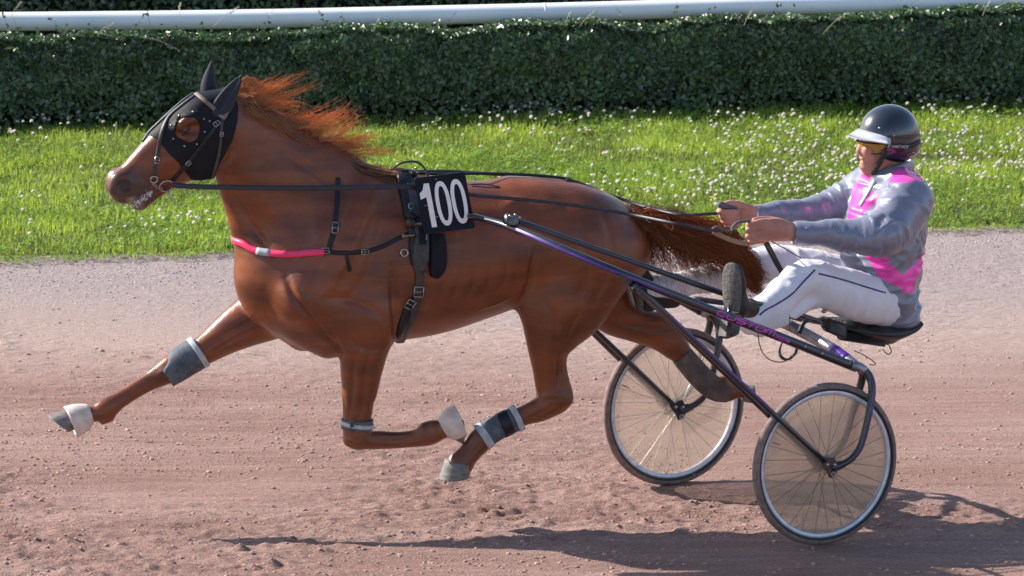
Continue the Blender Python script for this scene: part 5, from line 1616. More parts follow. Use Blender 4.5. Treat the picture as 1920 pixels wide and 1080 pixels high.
Pn = catmull(np.column_stack([out_[:4], rf[:4]]), 6)
for side in (1, -1):
    q = Pn[:9, :3] if side == 1 else smir(Pn[:9, :3])
    part('bend_sleeve', *tube(SF.W(q), Pn[:9, 3] + .0018, 14), M_alu)
# hub plates with bolts
for side in (1, -1):
    for inner in (0, 1):
        v = -VW + (.058 if inner else -.058); sgn = -1 if not inner else 1
        if side == -1: v = -v; sgn = -sgn
        c = np.array([WU, v, WR]); 
        dx, dz = (1 / S / .89, 1 / S)
        outl = [(-22, -22), (-10, -12), (-4, -17), (4, -17), (8, -8), (26, -8), (26, 4), (10, 10), (6, 20), (-4, 21), (-8, 10), (-20, -6)]
        mb = MB(); mb.add(*extrude([(x * dx, -y * dz) for x, y in outl], -.004, .004, lambda x, y, z: SF.W(c + np.array([x, z, y])))); pl_ = mb.build('hub_plate', M_shaft, sul, smooth=False)
        for (x, y) in ((-9, -5), (5, -3)):
            part('bolt', *ball(SF.W(c + np.array([x * dx, sgn * .004, -y * dz])), (.0085, .0085, .0085), 12, 8), M_steel, pl_)
        part('axle_nut', *torus(SF.W(c + np.array([2 * dx, sgn * .004, -15 * dz])), AX, .0085, .0045, 14, 8), M_steel if False else M_alu, pl_)
# struts from below the shafts down to the hubs
top = atY(1186, 532, shaft_pt(1186, 520)[1] * 0 + SF.W(shaft_pt(1186, 520))[1])
for side in (1, -1):
    for inner in (0, 1):
        e = np.array([WU - 16 / S, -VW + (.05 if inner else -.062), WR + 12 / S]); a = top.copy(); a[1] += .01 if inner else -.012
        if side == -1: e[1] *= -1; a[1] *= -1
        stt = part('strut', *tube(SF.W(np.linspace(a, e, 12)), np.concatenate([[.0125] * 6, [.0115] * 6]), 12), M_shaft)
        if side == 1 and not inner:
            L_ = np.linspace(a + (e - a) * .16, a + (e - a) * .72, 30); Wl = SF.W(L_); t = unit(Wl[-1] - Wl[0]); ee = unit(CAM - Wl[0]); ee = unit(ee - t * (ee @ t)); s_ = np.cross(t, ee); s_ = s_ if s_[2] > 0 else -s_
            nn = unit(ee * .75 + s_ * .66)
            part('purple_stripe', *ribbon(Wl + nn * .0122, np.tile(nn, (30, 1)), np.interp(np.arange(30), [0, 2, 27, 29], [.001, .010, .010, .001]), .001), M_purple, stt)
    tri = [(1150, 512), (1172, 516), (1205, 528), (1200, 545), (1186, 548), (1176, 536), (1158, 520)]
    Yb = SF.W(shaft_pt(1180, 520))[1]
    V = [atY(x, y, Yb) for x, y in tri]; V = np.array(V); vm = V[:, 1].mean()
    V[:, 1] = vm
    if side == -1: V = smir(V)
    mb = MB(); n_t = len(V); W1 = SF.W(V - [0, .008, 0]); W2 = SF.W(V + [0, .008, 0])
    mb.add(np.vstack([W1, W2]), [tuple(range(n_t)), tuple(range(2 * n_t - 1, n_t - 1, -1))] + [(k, (k + 1) % n_t, n_t + (k + 1) % n_t, n_t + k) for k in range(n_t)])
    bk = mb.build('strut_bracket', M_shaft, sul, smooth=False)
    part('bolt', *ball(SF.W(V[3] * .4 + V[5] * .6 - np.array([0, .009, 0])), .007, 10, 6), M_steel, bk)
# cross arch under the seat
na = sp(1606, 688, -VW); fa_ = smir([na])[0]
c1 = sp(1540, 642, -.42); c1b = smir([c1])[0]; mid_ = (c1 + c1b) / 2 + [0, 0, .03]
arch = catmull([na, (na + c1) / 2 + [0, 0, .006], c1, mid_, c1b, (fa_ + c1b) / 2 + [0, 0, .006], fa_], 8)
ar = part('cross_arch', *tube(SF.W(arch), .024, 16), M_alu)
part('purple_sleeve', *tube(SF.W(arch[4:12]), .0246, 16), M_purple, ar)
# sprung seat bars and the clamp on the shaft
Ys = SF.W(shaft_pt(955, 415))[1]; s0 = atY(955, 409, Ys); s1 = sp(1352, 549, -.27); s2 = sp(1545, 606, -.18)
part('seat_bar', *tube(SF.W(catmull([s0, s1, sp(1455, 577, -.22), s2], 6)), .0125, 12), M_shaft)
q = sp(1545, 606, .20)
part('seat_bar', *tube(SF.W(catmull([sp(1300, 560, .42), sp(1420, 578, .31), q], 6)), .0125, 12), M_shaft)
cl_ = SF.W(atY(958, 414, Ys - .01))
part('bar_clamp', *boxw(cl_, (SF.W([.030, 0, -.012]) - SF.W([0, 0, 0])), AX * .022, (SF.W([.006, 0, .022]) - SF.W([0, 0, 0])), .2), M_shaft)
for x, y in ((956, 405), (966, 403), (974, 408)):
    part('clamp_bolt', *ball(SF.W(atY(x, y, Ys - .03)), .006, 10, 6), M_steel)
# seat
ST = Field(sp(1500, 660, 0) - [.1, .28, .1], sp(1720, 560, 0) + [.1, .28, .1], .007)
def sc_(rows):
    return np.array([SF.P(r[0], r[1], r[2]) for r in rows]), np.array([r[3] for r in rows]) / S, np.array([r[4] for r in rows]) / S
ST.chain(*sc_([(1562, 606, 0, 7, 58), (1600, 612, 0, 13, 74), (1645, 614, 0, 22, 80), (1680, 606, 0, 15, 76), (1698, 596, 0, 7, 68)]), k=.02)
ST.chain(*sc_([(1610, 628, 0, 13, 50), (1650, 630, 0, 12, 50)]), k=.03)
V, Q = ST.mesh(); M_seat = mat('black_moulded_seat', (0.022, 0.021, 0.026), rough=0.42, spec=0.5, var=.3, vscale=20)
obj('seat', SF.W(relax(V, Q, 2)), Q, M_seat, sul)
bx1 = lambda x0, y0, x1, y1, v, hw, hh: boxw((SF.W(sp(x0, y0, v)) + SF.W(sp(x1, y1, v))) / 2, (SF.W(sp(x1, y1, v)) - SF.W(sp(x0, y0, v))) / 2, AX * hw, np.array([0, 0, hh]), .18)
for v in (-.10, .10):
    rl = part('seat_rail', *bx1(1572, 628, 1658, 641, v, .02, .021), M_seat)
    part('joint_block', *bx1(1545, 606, 1582, 622, v * 1.5, .035, .032), M_seat)
for x, y in ((1545, 584), (1561, 598), (1581, 604)):
    part('wing_nut', *ball(SF.W(sp(x, y, -.17)), (.013, .009, .008), 10, 7), M_steel)
# stirrups and heel blocks
for sgn, (x, y) in ((-1, (1368, 610)), (1, (1192, 552))):
    v = -.46 if sgn < 0 else .36
    c = SF.W(sp(x, y, v)); e1 = unit(SF.W([.5, -.85, 0]) - SF.W([0, 0, 0])); e2 = np.cross([0, 0, 1], e1)
    if sgn < 0:
        part('heel_rest', *boxw(c, e2 * .052, e1 * .03, np.array([0.006, 0, .050]), .22), mat('dusty_rubber', (.105, .095, .10), rough=.85, var=.25, vscale=25))
        part('heel_rest_arm', *tube([c, SF.W(on_s) if False else c + np.array([.0, 0.02, .08])], .012, 10), M_shaft)
# loose straps and cables
M_cable = mat('thin_black_cable', (0.02, 0.02, 0.022), rough=.6)
def cab(name, pts, r, m=M_cable): part(name, *tube(SF.W(catmull([sp(*q) for q in pts], 7)), r, 7), m)
cab('cable', [(1421, 622, -.5), (1424, 645, -.52), (1432, 664, -.52), (1447, 676, -.5), (1470, 678, -.48), (1490, 662, -.45)], .0022)
P_ = catmull([sp(*q) for q in ((1474, 630, -.5), (1464, 650, -.52), (1463, 666, -.54), (1475, 674, -.55), (1490, 665, -.55), (1496, 645, -.52))], 7)
part('strap_loop', *ribbon(SF.W(P_), [unit(p - SF.W(sp(1480, 650, -.53))) for p in SF.W(P_)], .022, .004), M_grey)
cab('cable', [(1601, 657, -.6), (1620, 666, -.62), (1638, 678, -.62), (1641, 684, -.62), (1630, 684, -.62)], .0022)
cab('cord_loop', [(1655, 643, -.1), (1667, 648, -.11), (1671, 660, -.11), (1664, 664, -.11), (1655, 655, -.1)], .0024, M_grey)
cab('cable', [(1480, 590, -.4), (1481, 620, -.42)], .0022); cab('cable', [(1480, 595, -.4), (1500, 602, -.35), (1520, 604, -.3)], .003)
part('tie_strap', *tube(SF.W(catmull([sp(1498, 625, -.42), sp(1508, 604, -.42), sp(1520, 600, -.40)], 5)), .010, 8), M_black)
# sand thrown up by the wheels and hooves
_n = 520
_ox = np.concatenate([rng.normal(1205, 42, 260), rng.normal(1700, 22, 120), rng.normal(860, 40, 60), rng.normal(1130, 50, 80)])
_oy = np.concatenate([893 - np.abs(rng.normal(0, 24, 260)), 968 - np.abs(rng.normal(0, 26, 120)), 948 - np.abs(rng.normal(0, 14, 60)), 898 - np.abs(rng.normal(0, 12, 80))])
_yy = np.concatenate([np.full(260, CF[1] - .02), np.full(120, CN[1]), np.full(60, H_.PW(860, 900, -.15)[1]), np.full(80, CF[1] - .1)]) + rng.normal(0, .05, _n)
_pp = np.array([at_y(a, b, c) for a, b, c in zip(_ox, _oy, _yy)])
tag(scatter_blobs('flying_sand', _pp[:, 0], _pp[:, 1], 0.0012 + .0042 * rng.random(_n) ** 3, M_clod, z0=np.maximum(_pp[:, 2], .02)), kind='stuff', label='grains of sand thrown up behind the wheels')
# ------------------------------------------------------------------ driver
def dc(rows):
    return np.array([SF.P(r[0], r[1], r[2]) for r in rows]), np.array([r[3] for r in rows]) / S, np.array([r[4] for r in rows]) / S
drv = empty('person', SF.PW(1650, 600, 0), 'driver in grey and pink satin jacket and white trousers leaning back on the sulky seat', 'person')
M_skin = mat('weathered_skin', (0.50, 0.235, 0.175), rough=0.5, spec=0.4, col2=(0.41, 0.165, 0.12), vscale=16, bump=.10, bscale=180)
bsdf(M_skin).inputs['Subsurface Weight'].default_value = 0.12
bsdf(M_skin).inputs['Subsurface Radius'].default_value = (0.01, 0.004, 0.002)
lo_ = np.array([SF.P(1335, 460, -.25)[0], -.36, SF.P(1650, 640, 0)[2]]) - .02
hi_ = np.array([SF.P(1745, 300, .1)[0], .36, SF.P(1660, 190, 0)[2]]) + .02
PB = Field(lo_, hi_, 0.0045)
def pb(rows, k=.02, n=6, op='add'):
    PB.chain(*dc(rows), k=k, n=n, op=op)
# head and neck
PB.ell(SF.P(1668, 252, 0), (.100, .078, .110), k=.02)
pb([(1648, 262, 0, 40, 30), (1640, 288, 0, 30, 28), (1640, 306, 0, 24, 24)], k=.03)
pb([(1652, 300, 0, 19, 26), (1636, 314, 0, 15, 20), (1628, 319, 0, 11, 14)], k=.025)             # jaw, chin
pb([(1622, 256, 0, 8, 22), (1628, 250, 0, 9, 24)], k=.02)                                      # brow
pb([(1618, 264, 0, 5, 4), (1613, 276, 0, 6, 5.5), (1610.5, 284, 0, 6, 6.5), (1616, 287, 0, 5, 8)], k=.010)  # nose
pb([(1628, 282, -.036, 11, 10), (1634, 290, -.038, 10, 9)], k=.02); pb([(1628, 282, .036, 11, 10), (1634, 290, .038, 10, 9)], k=.02)   # cheeks
pb([(1618, 297, -.018, 3.6, 4), (1616.5, 296.5, 0, 4, 4), (1618, 297, .018, 3.6, 4)], k=.008, n=3)   # upper lip
pb([(1620, 304.5, -.016, 3.4, 4), (1618, 305, 0, 4, 4), (1620, 304.5, .016, 3.4, 4)], k=.008, n=3)     # lower lip
pb([(1615, 300.7, -.03, 1.2, 3), (1614, 300.7, 0, 1.2, 3), (1615, 300.7, .03, 1.2, 3)], k=.004, n=3, op='cut')
pb([(1619, 312, 0, 7, 12)] * 2, k=.012)
pb([(1668, 296, 0, 30, 27), (1674, 325, 0, 29, 27), (1680, 352, 0, 38, 40)], k=.03)               # neck
# trunk and arms (mostly under the clothes)
pb([(1678, 356, 0, 40, 55), (1668, 400, 0, 52, 72), (1660, 460, 0, 54, 70), (1655, 530, 0, 52, 72), (1658, 572, 0, 44, 70)], k=.03)
pb([(1703, 384, -.19, 26, 26), (1652, 441, -.27, 20, 20), (1585, 441, -.225, 15, 15), (1500, 437, -.165, 15.5, 14)], k=.03)
pb([(1628, 360, .19, 26, 26), (1594, 374, .225, 20, 20), (1548, 393, .235, 16, 16), (1500, 397, .215, 13, 13), (1450, 399, .19, 12, 12), (1412, 401, .165, 15, 14)], k=.03)
# near (left) hand: a fist round the rein, back of the hand towards the camera
pb([(1500, 437, -.165, 15.5, 13), (1478, 434, -.165, 19, 11), (1455, 431, -.168, 22, 10), (1436, 431, -.168, 21, 9)], k=.015)
for i, (y0, L_, r_) in enumerate(((415, 1.0, 5.6), (425, 1.08, 5.8), (436, 1.02, 5.5), (446, .86, 5.0))):
    pb([(1440, y0 + 2, -.168, r_ + .6, r_ + .6), (1428, y0 + 1, -.178, r_ + .7, r_ + .7), (1428 - 20 * L_, y0 + 5, -.170, r_, r_), (1428 - 25 * L_, y0 + 7, -.150, r_, r_), (1428 - 14 * L_, y0 + 7, -.122, r_ * .9, r_ * .9), (1432, y0 + 7, -.128, r_ * .85, r_ * .85)], k=.0055, n=5)
pb([(1476, 424, -.155, 9, 9), (1456, 415, -.148, 7.5, 7.5), (1434, 411, -.145, 6.2, 6.2), (1414, 413, -.148, 5.2, 5)], k=.008, n=5)      # thumb lies along the top
# far (right) hand: palm side towards the camera
pb([(1412, 401, .165, 15, 13), (1396, 400, .165, 18, 11), (1382, 400, .170, 21, 10)], k=.015)
for i, (y0, L_, r_) in enumerate(((393, .95, 5.4), (403, 1.02, 5.5), (412, .95, 5.2), (420, .82, 4.8))):
    pb([(1384, y0, .178, r_ + .5, r_ + .5), (1362 - 2 * i, y0, .182, r_ + .4, r_ + .4), (1349 + 4 * i, y0 + 2, .160, r_, r_), (1352 + 4 * i, y0 + 4, .136, r_, r_), (1370 + 3 * i, y0 + 4, .126, r_ * .95, r_ * .95), (1384, y0 + 3, .135, r_ * .85, r_ * .85)], k=.0055, n=5)
pb([(1404, 392, .155, 9, 9), (1384, 384, .150, 7.5, 7.5), (1368, 381, .150, 6.2, 6), (1356, 384, .148, 5, 5)], k=.008, n=5)
V, Q = PB.mesh(); V = relax(V, Q, 1, .5)
obj('body', SF.W(V), Q, M_skin, drv)

# --- jacket
lo_ = np.array([SF.P(1400, 500, -.2)[0], -.45, SF.P(1650, 625, 0)[2]]) - .02
hi_ = np.array([SF.P(1760, 300, .25)[0], .42, SF.P(1660, 290, 0)[2]]) + .03
JK = Field(lo_, hi_, 0.006)
def jk(rows, k=.03, n=6, op='add'): JK.chain(*dc(rows), k=k, n=n, op=op)
jk([(1672, 342, 0, 44, 46), (1670, 372, 0, 62, 74), (1664, 410, 0, 71, 84), (1657, 455, 0, 74, 86), (1652, 500, 0, 72, 84), (1648, 535, 0, 68, 84), (1660, 565, 0, 58, 84), (1668, 584, 0, 44, 80)], k=.03)
jk([(1660, 342, 0, 36, 96), (1676, 362, 0, 42, 96)], k=.06)                                           # shoulder yoke
NEAR_ARM = [(1700, 380, -.195, 52, 50), (1678, 418, -.245, 49, 46), (1646, 441, -.275, 42, 42), (1600, 443, -.245, 34, 34), (1550, 440, -.205, 28, 28), (1515, 438, -.178, 24, 24), (1496, 437, -.165, 23, 22)]
FAR_ARM = [(1632, 358, .195, 48, 48), (1594, 374, .225, 42, 42), (1548, 393, .235, 33, 33), (1500, 397, .215, 26, 26), (1450, 399, .19, 21, 21), (1418, 402, .170, 18, 18)]
jk(NEAR_ARM, k=.035); jk(FAR_ARM, k=.035)
# neck hole, hem, cuffs
PN_ = SF.P(1672, 318, 0)
JK.chain(*dc([(1664, 300, 0, 36, 36), (1668, 330, 0, 33, 33), (1670, 344, 0, 30, 30)]), k=.006, op='cut')
JK.chain(*dc([(1470, 436, -.15, 20, 19), (1493, 437, -.163, 17, 16)]), k=.004, op='cut')
JK.chain(*dc([(1395, 402, .16, 16, 16), (1413, 402, .168, 14, 14)]), k=.004, op='cut')
V, Q = JK.mesh(); V = relax(V, Q, 1, .5); N = vnormals(V, Q)
# satin folds
armP, armR, _ = dc(NEAR_ARM); farP, farR, _ = dc(FAR_ARM)
def seg_info(V, P, R):
    C = catmull(np.column_stack([P, R]), 6); best = np.full(len(V), 9.0); sarc = np.zeros(len(V)); acc = 0
    for a, b in zip(C[:-1], C[1:]):
        d = b[:3] - a[:3]; L = np.linalg.norm(d); t = np.clip((V - a[:3]) @ d / L ** 2, 0, 1)
        dd = np.linalg.norm(V - a[:3] - t[:, None] * d, axis=1) - (a[3] + t * (b[3] - a[3]))
        m = dd < best; best[m] = dd[m]; sarc[m] = acc + t[m] * L; acc += L
    return best, sarc
da, sa = seg_info(V, armP, armR); df_, sf_ = seg_info(V, farP, farR)
onarm = np.clip(1 - da / .02, 0, 1); onfar = np.clip(1 - df_ / .02, 0, 1)
rid = lambda q: 1 - np.abs(vnoise(q)) * 2
fold_t = rid(V * np.array([6, 5, 15.0]) + 1.5 * vnoise(V * 6)[:, None] + 3) * .010 + rid(V * np.array([16, 12, 30.0]) + 8) * .0045
# folds running round the sleeve and gathered at the elbow
q = np.column_stack([sa * 17, V[:, 1] * 5 + V[:, 2] * 7, V[:, 2] * 5]) + .9 * vnoise(V * 8)[:, None]
fold_a = rid(q * .8) * .0075 + rid(q * 1.7 + 7) * .0016
q2 = np.column_stack([sf_ * 22, V[:, 1] * 5 + V[:, 2] * 6, V[:, 2] * 5]) + .9 * vnoise(V * 8 + 5)[:, None]
fold_f = rid(q2 * .8) * .0075 + rid(q2 * 1.7 + 3) * .0016
cuffm = np.clip(np.minimum((V[:, 0] - SF.P(1500, 437, -.16)[0]) / .06, 1), 0.15, 1)
fd = np.where(onarm > .3, fold_a, np.where(onfar > .3, fold_f, fold_t)) - .004
V = V + N * (fd * np.where(onfar > .3, 1, cuffm))[:, None]
V = relax(V, Q, 1, .4)
jW = SF.W(V); jp = proj(jW)
polys = [[(1620, 319), (1634, 329), (1630, 344), (1616, 358), (1603, 348)],
         [(1600, 347), (1617, 360), (1625, 356), (1641, 362), (1640, 378), (1618, 400), (1588, 416), (1592, 390)],
         [(1674, 321), (1690, 314), (1728, 318), (1736, 338), (1708, 341), (1669, 354), (1646, 374), (1622, 398), (1608, 406), (1622, 376), (1646, 358), (1671, 336)],
         [(1612, 470), (1656, 462), (1664, 487), (1688, 514), (1700, 520), (1702, 548), (1693, 544), (1680, 535), (1648, 522), (1638, 500)],
         [(1692, 548), (1713, 550), (1716, 526), (1730, 505), (1737, 480), (1752, 440), (1738, 436), (1735, 470), (1714, 497), (1692, 514)]]
pk_ = np.full(len(V), -.05)
for i, pg in enumerate(polys):
    s_ = -poly_sd(jp, np.array(pg, float)) / S
    if i != 2: s_ = np.where(onarm > .25, -.05, s_)
    else: s_ = np.where((onarm > .25) & (jp[:, 1] > 343), -.05, s_)
    s_ = np.where(onfar > .15, -.05, s_)
    pk_ = np.maximum(pk_, s_)
M_jack = mat('grey_satin', (0.205, 0.215, 0.285), rough=0.34, metal=0.25, spec=0.6, sheen=0.1, bump=.03, bscale=22, stretch=(1, 1, 2))
attr_mix(M_jack, 'pink', (0.88, 0.07, 0.45), -.0015, .0015)
# the satin mirrors less where it is pink
jacket = obj('jacket', jW, Q, M_jack, drv, attrs={'pink': pk_})
JBVH = BVHTree.FromPolygons([tuple(v) for v in jW.tolist()], [tuple(f) for f in Q.tolist()])
jhit = lambda x, y, lift=0.0: hit(x, y, JBVH, lift)
# collar stand, placket, cuffs, snaps
mb = MB(); C_ = catmull([SF.PW(*q) for q in ((1640, 336, -.02), (1652, 332, -.065), (1676, 322, -.092), (1700, 312, -.07), (1712, 310, 0), (1700, 304, .07), (1672, 312, .09), (1648, 324, .06), (1638, 334, .01))], 6)
T0 = SF.W([0, 0, 0]); mb.add(*ribbon(C_, [unit((p - SF.PW(1674, 320, 0)) * [1, 1, .3]) for p in C_], .040, .006)); mb.build('collar', M_jack, jacket, attrs={'pink': np.full(mb.n, -.05)})
M_plk = mat('silver_placket', (0.45, 0.48, 0.52), rough=0.35, metal=.3)
strap('placket', [(1640, 338), (1632, 352), (1624, 366), (1612, 386)], 8, M_plk, jacket, hitf=jhit, lift=.001, t=.003)
for (x, y, pr) in ((1512, 428, jhit), (1573, 435, jhit), (1700, 565, jhit)):
    p, n_ = pr(x, y, .002)
    if p is not None: mb = MB(); mb.add(*ball(p, .0038, 8, 5)); mb.build('snap', M_steel, jacket)
M_cuff = mat('white_cuff_lining', (0.60, 0.64, 0.74), rough=0.6)
for rows in ([(1493, 437, -.163, 21, 20), (1487, 437, -.161, 20, 19)], [(1415, 402, .169, 17, 17), (1409, 402, .166, 16, 16)]):
    Vc, Fc = loft(rows, frame=SF, thick=.004); mb = MB(); mb.add(Vc, Fc); mb.build('cuff', M_cuff, jacket)

# --- trousers
lo_ = np.array([SF.P(1195, 560, .35)[0], -.36, SF.P(1420, 660, -.25)[2]]) - .03
hi_ = np.array([SF.P(1730, 560, .2)[0], .45, SF.P(1650, 455, 0)[2]]) + .03
TR = Field(lo_, hi_, 0.006)
def tr_(rows, k=.03, op='add'): TR.chain(*dc(rows), k=k, op=op)
tr_([(1655, 545, 0, 46, 70), (1652, 575, 0, 38, 72), (1645, 590, 0, 24, 66)], k=.03)
NL = [(1655, 566, -.10, 46, 40), (1610, 556, -.13, 47, 40), (1560, 540, -.155, 43, 38), (1515, 521, -.17, 35, 34), (1490, 532, -.18, 34, 33), (1462, 560, -.20, 34, 30), (1430, 585, -.22, 30, 26), (1408, 600, -.235, 28, 24)]
tr_(NL, k=.03)
tr_([(1520, 560, -.16, 18, 22), (1480, 588, -.19, 16, 22), (1440, 604, -.215, 18, 22), (1424, 622, -.225, 12, 18)], k=.03)    # loose cloth hanging under the calf
FL = [(1620, 540, .10, 44, 40), (1540, 512, .17, 42, 38), (1462, 496, .23, 37, 35), (1420, 500, .25, 35, 33), (1340, 520, .30, 28, 26), (1270, 534, .33, 24, 22), (1225, 540, .35, 23, 21)]
tr_(FL, k=.03)
V, Q = TR.mesh(); V = relax(V, Q, 1, .5); N = vnormals(V, Q)
q = V * np.array([13, 7, 6.0]) + 1.2 * vnoise(V * 5 + 2)[:, None]
kn = np.exp(-(np.linalg.norm(V - SF.P(1515, 530, -.17), axis=1) / .13) ** 2)
fd = rid(q) * (.0045 + .006 * kn) + rid(q * 2.2 + 4) * .002 - .003
V = relax(V + N * fd[:, None], Q, 1, .4)
tW = SF.W(V)
M_trou = mat('white_nylon_trousers', (0.72, 0.70, 0.76), rough=0.5, spec=0.4, sheen=.1, var=.06, vscale=9, bump=.08, bscale=30)
trou = obj('trousers', tW, Q, M_trou, drv)
TBVH = BVHTree.FromPolygons([tuple(v) for v in tW.tolist()], [tuple(f) for f in Q.tolist()])
thit = lambda x, y, lift=0.0: hit(x, y, TBVH, lift)
M_pipe = mat('purple_piping', (0.085, 0.030, 0.17), rough=.6)
strap('piping', [(1528, 506), (1505, 530), (1483, 553), (1455, 571), (1436, 581), (1424, 591)], 3.2, M_pipe, trou, hitf=thit, lift=.001, t=.002)
strap('piping', [(1535, 513), (1578, 524), (1633, 541), (1660, 549)], 3.2, M_pipe, trou, hitf=thit, lift=.001, t=.002)

# --- boots
M_shoe = mat('black_boot', (0.016, 0.015, 0.017), rough=.5, spec=.4, var=.3, vscale=20)
M_sole = mat('dusty_grey_sole', (0.165, 0.155, 0.145), rough=.9, spec=.15, col2=(0.095, 0.088, 0.085), vscale=70, bump=.5, bscale=120)
def shoe(cx_, cy_, v, ln, tilt, yaw, wid, mat_sole=M_sole):
    """sole normal turned by yaw from straight ahead towards the camera side; long axis near vertical, tilted"""
    c = SF.W(sp(cx_, cy_, v)); f = unit(SF.W([-math.cos(yaw), -math.sin(yaw), 0]) - SF.W([0, 0, 0])); s_ = np.cross([0, 0, 1.0], f)
    up = unit(np.array([0, 0, 1.0]) + f * math.tan(tilt)); f = unit(np.cross(s_, up)); f = f if f @ (CAM - c) > 0 else -f
    outl = []
    for k in range(40):
        t = 2 * math.pi * k / 40
        y = math.sin(t); w = wid * (1.0 + .16 * y - .10 * (1 - y * y)) ; outl.append((math.copysign(abs(math.cos(t)) ** .8, math.cos(t)) * w, y * ln))
    r = empty('boot', c); r.parent = drv; r.location = c - wloc(drv)
    fm = lambda x, y, z: c + s_ * x + up * y + f * z
    Vv = []; n = len(outl)
    for z, sc in ((0, 1.0), (.014, 1.0), (.018, .93)):
        Vv += [fm(x * sc, y * sc, z) for x, y in outl]
    F = [(j * n + k, j * n + (k + 1) % n, (j + 1) * n + (k + 1) % n, (j + 1) * n + k) for j in range(2) for k in range(n)] + [tuple(2 * n + k for k in range(n)), tuple(range(n - 1, -1, -1))]
    mb = MB(); mb.add(np.array(Vv), F); mb.build('sole', mat_sole, r)
    B = Field(SF.L(c) - .24, SF.L(c) + .24, .007)
    Lp = lambda x, y, z: SF.L(fm(x, y, z))
    B.chain([Lp(0, ln * .80, -.020), Lp(0, ln * .3, -.034), Lp(0, -ln * .3, -.045), Lp(0, -ln * .78, -.035)], [.018, .030, .042, .036], [.034, .040, .036, .032], k=.02, lat=SF.M @ s_)
    B.chain([Lp(0, -ln * .6, -.05), Lp(0, -ln * .75, -.10), Lp(0.0, -ln * .85, -.15)], [.042, .042, .042], k=.03)
    Vb, Qb = B.mesh(); obj('upper', SF.W(relax(Vb, Qb, 2)), Qb, M_shoe, r)
    return r
shoe(1374, 546, -.40, .124, math.radians(2), math.radians(32), .047)['label'] = 'boot with its worn grey sole turned to the camera'
shoe(1196, 535, .36, .115, math.radians(10), math.radians(-5), .046)

# --- helmet, goggles
M_helm = mat('dark_blue_helmet_gloss', (0.016, 0.020, 0.034), rough=0.26, spec=0.6, coat=0.8, coatr=.12, var=.15, vscale=12)
HC = SF.P(1667, 251, 0)
HF_ = Field(HC - .2, HC + .2, .0042)
HF_.ell(HC, (.136, .116, .127), k=.001); HF_.ell(SF.P(1680, 274, 0), (.104, .110, .062), k=.03)
uu2 = HF_.lo[0] + HF_.h * np.arange(HF_.n[0]); ww2 = HF_.lo[2] + HF_.h * np.arange(HF_.n[2])
G2 = np.stack(np.meshgrid(uu2, ww2, indexing='ij'), -1)
keepP = np.array([SF.P(x, y, -.10)[[0, 2]] for x, y in ((1580, 180), (1780, 180), (1780, 285), (1738, 298), (1700, 312), (1688, 322), (1672, 318), (1660, 300), (1661, 276), (1666, 272), (1640, 268), (1600, 262), (1575, 262))])
prh = poly_sd(G2, keepP)
inn = Field(HC - .2, HC + .2, .0042); inn.ell(HC, (.122, .102, .114), k=.001); inn.ell(SF.P(1680, 276, 0), (.090, .096, .06), k=.03)
HF_.F = np.maximum(np.maximum(HF_.F, -inn.F), prh[:, None, :].astype(np.float32))
V, Q = HF_.mesh(); V = relax(V, Q, 2); heW = SF.W(V)
helm = obj('helmet', heW, Q, M_helm, drv)
HEB = BVHTree.FromPolygons([tuple(v) for v in heW.tolist()], [tuple(f) for f in Q.tolist()])
hh = lambda x, y, lift=0.0: hit(x, y, HEB, lift)
M_visor = mat('white_visor', (0.60, 0.60, 0.65), rough=.3, spec=.5)
Vv = []; nth = 17
for z in (0, -.004):
    for k in range(nth):
        th = math.radians(-66 + 132 * k / (nth - 1))
        for j, (ex_, dz) in enumerate(((-.004, .010), (.022, -.004), (.050, -.018))):
            e = ex_ if j == 0 else ex_ * max(.12, math.cos(th) ** .7)
            Vv.append(HC + np.array([-math.cos(th) * (.136 * .985 + e), math.sin(th) * (.116 * .985 + e * .8), .022 + dz + z - .034 * (1 - math.cos(th))]))
F = []
for l in (0, 1):
    for k in range(nth - 1):
        for j in range(2):
            a = l * nth * 3 + k * 3 + j; F.append((a, a + 1, a + 4, a + 3) if l == 0 else (a, a + 3, a + 4, a + 1))
for k in range(nth - 1):
    for j in (0, 2):
        a = k * 3 + j; F.append((a, a + 3, a + 3 + nth * 3, a + nth * 3))
for k in (0, nth - 1):
    for j in range(2):
        a = k * 3 + j; F.append((a, a + nth * 3, a + 1 + nth * 3, a + 1))
mb = MB(); mb.add(SF.W(np.array(Vv)), F); mb.build('visor', M_visor, helm)
for x, y in ((1649, 240), (1676, 254), (1712, 286), (1614, 233)):
    p, n_ = hh(x, y, .001)
    if p is not None: mb = MB(); mb.add(*ball(p, .0052, 10, 6)); mb.build('snap', M_steel, helm)
strap('trim_band', [(1664, 256), (1690, 257), (1712, 256), (1722, 252)], 5, mat('brown_trim', (.045, .034, .03), rough=.4), helm, hitf=hh, lift=.0, t=.003)
M_ear2 = mat('reddish_ear_vent', (0.05, 0.017, 0.015), rough=.7)
p, n_ = hh(1688, 277, .001)
if p is not None:
    a = unit(np.cross(n_, (0, 0, 1))); b = np.cross(a, n_); mb = MB()
    o = [p + a * math.cos(t) * .026 + b * math.sin(t) * .021 - n_ * .004 for t in np.linspace(0, 2 * math.pi, 24, endpoint=False)]
    i2 = [q + n_ * .006 for q in o]
    mb.add(np.array(o + i2), [tuple(range(24, 48))] + [(k, (k + 1) % 24, 24 + (k + 1) % 24, 24 + k) for k in range(24)]); mb.build('ear_vent', M_ear2, helm)
chs = [SF.PW(*q) for q in ((1661, 282, -.106), (1655, 294, -.096), (1649, 306, -.080), (1641, 319, -.058), (1636, 327, -.03), (1633, 329, 0), (1630, 322, .04))]
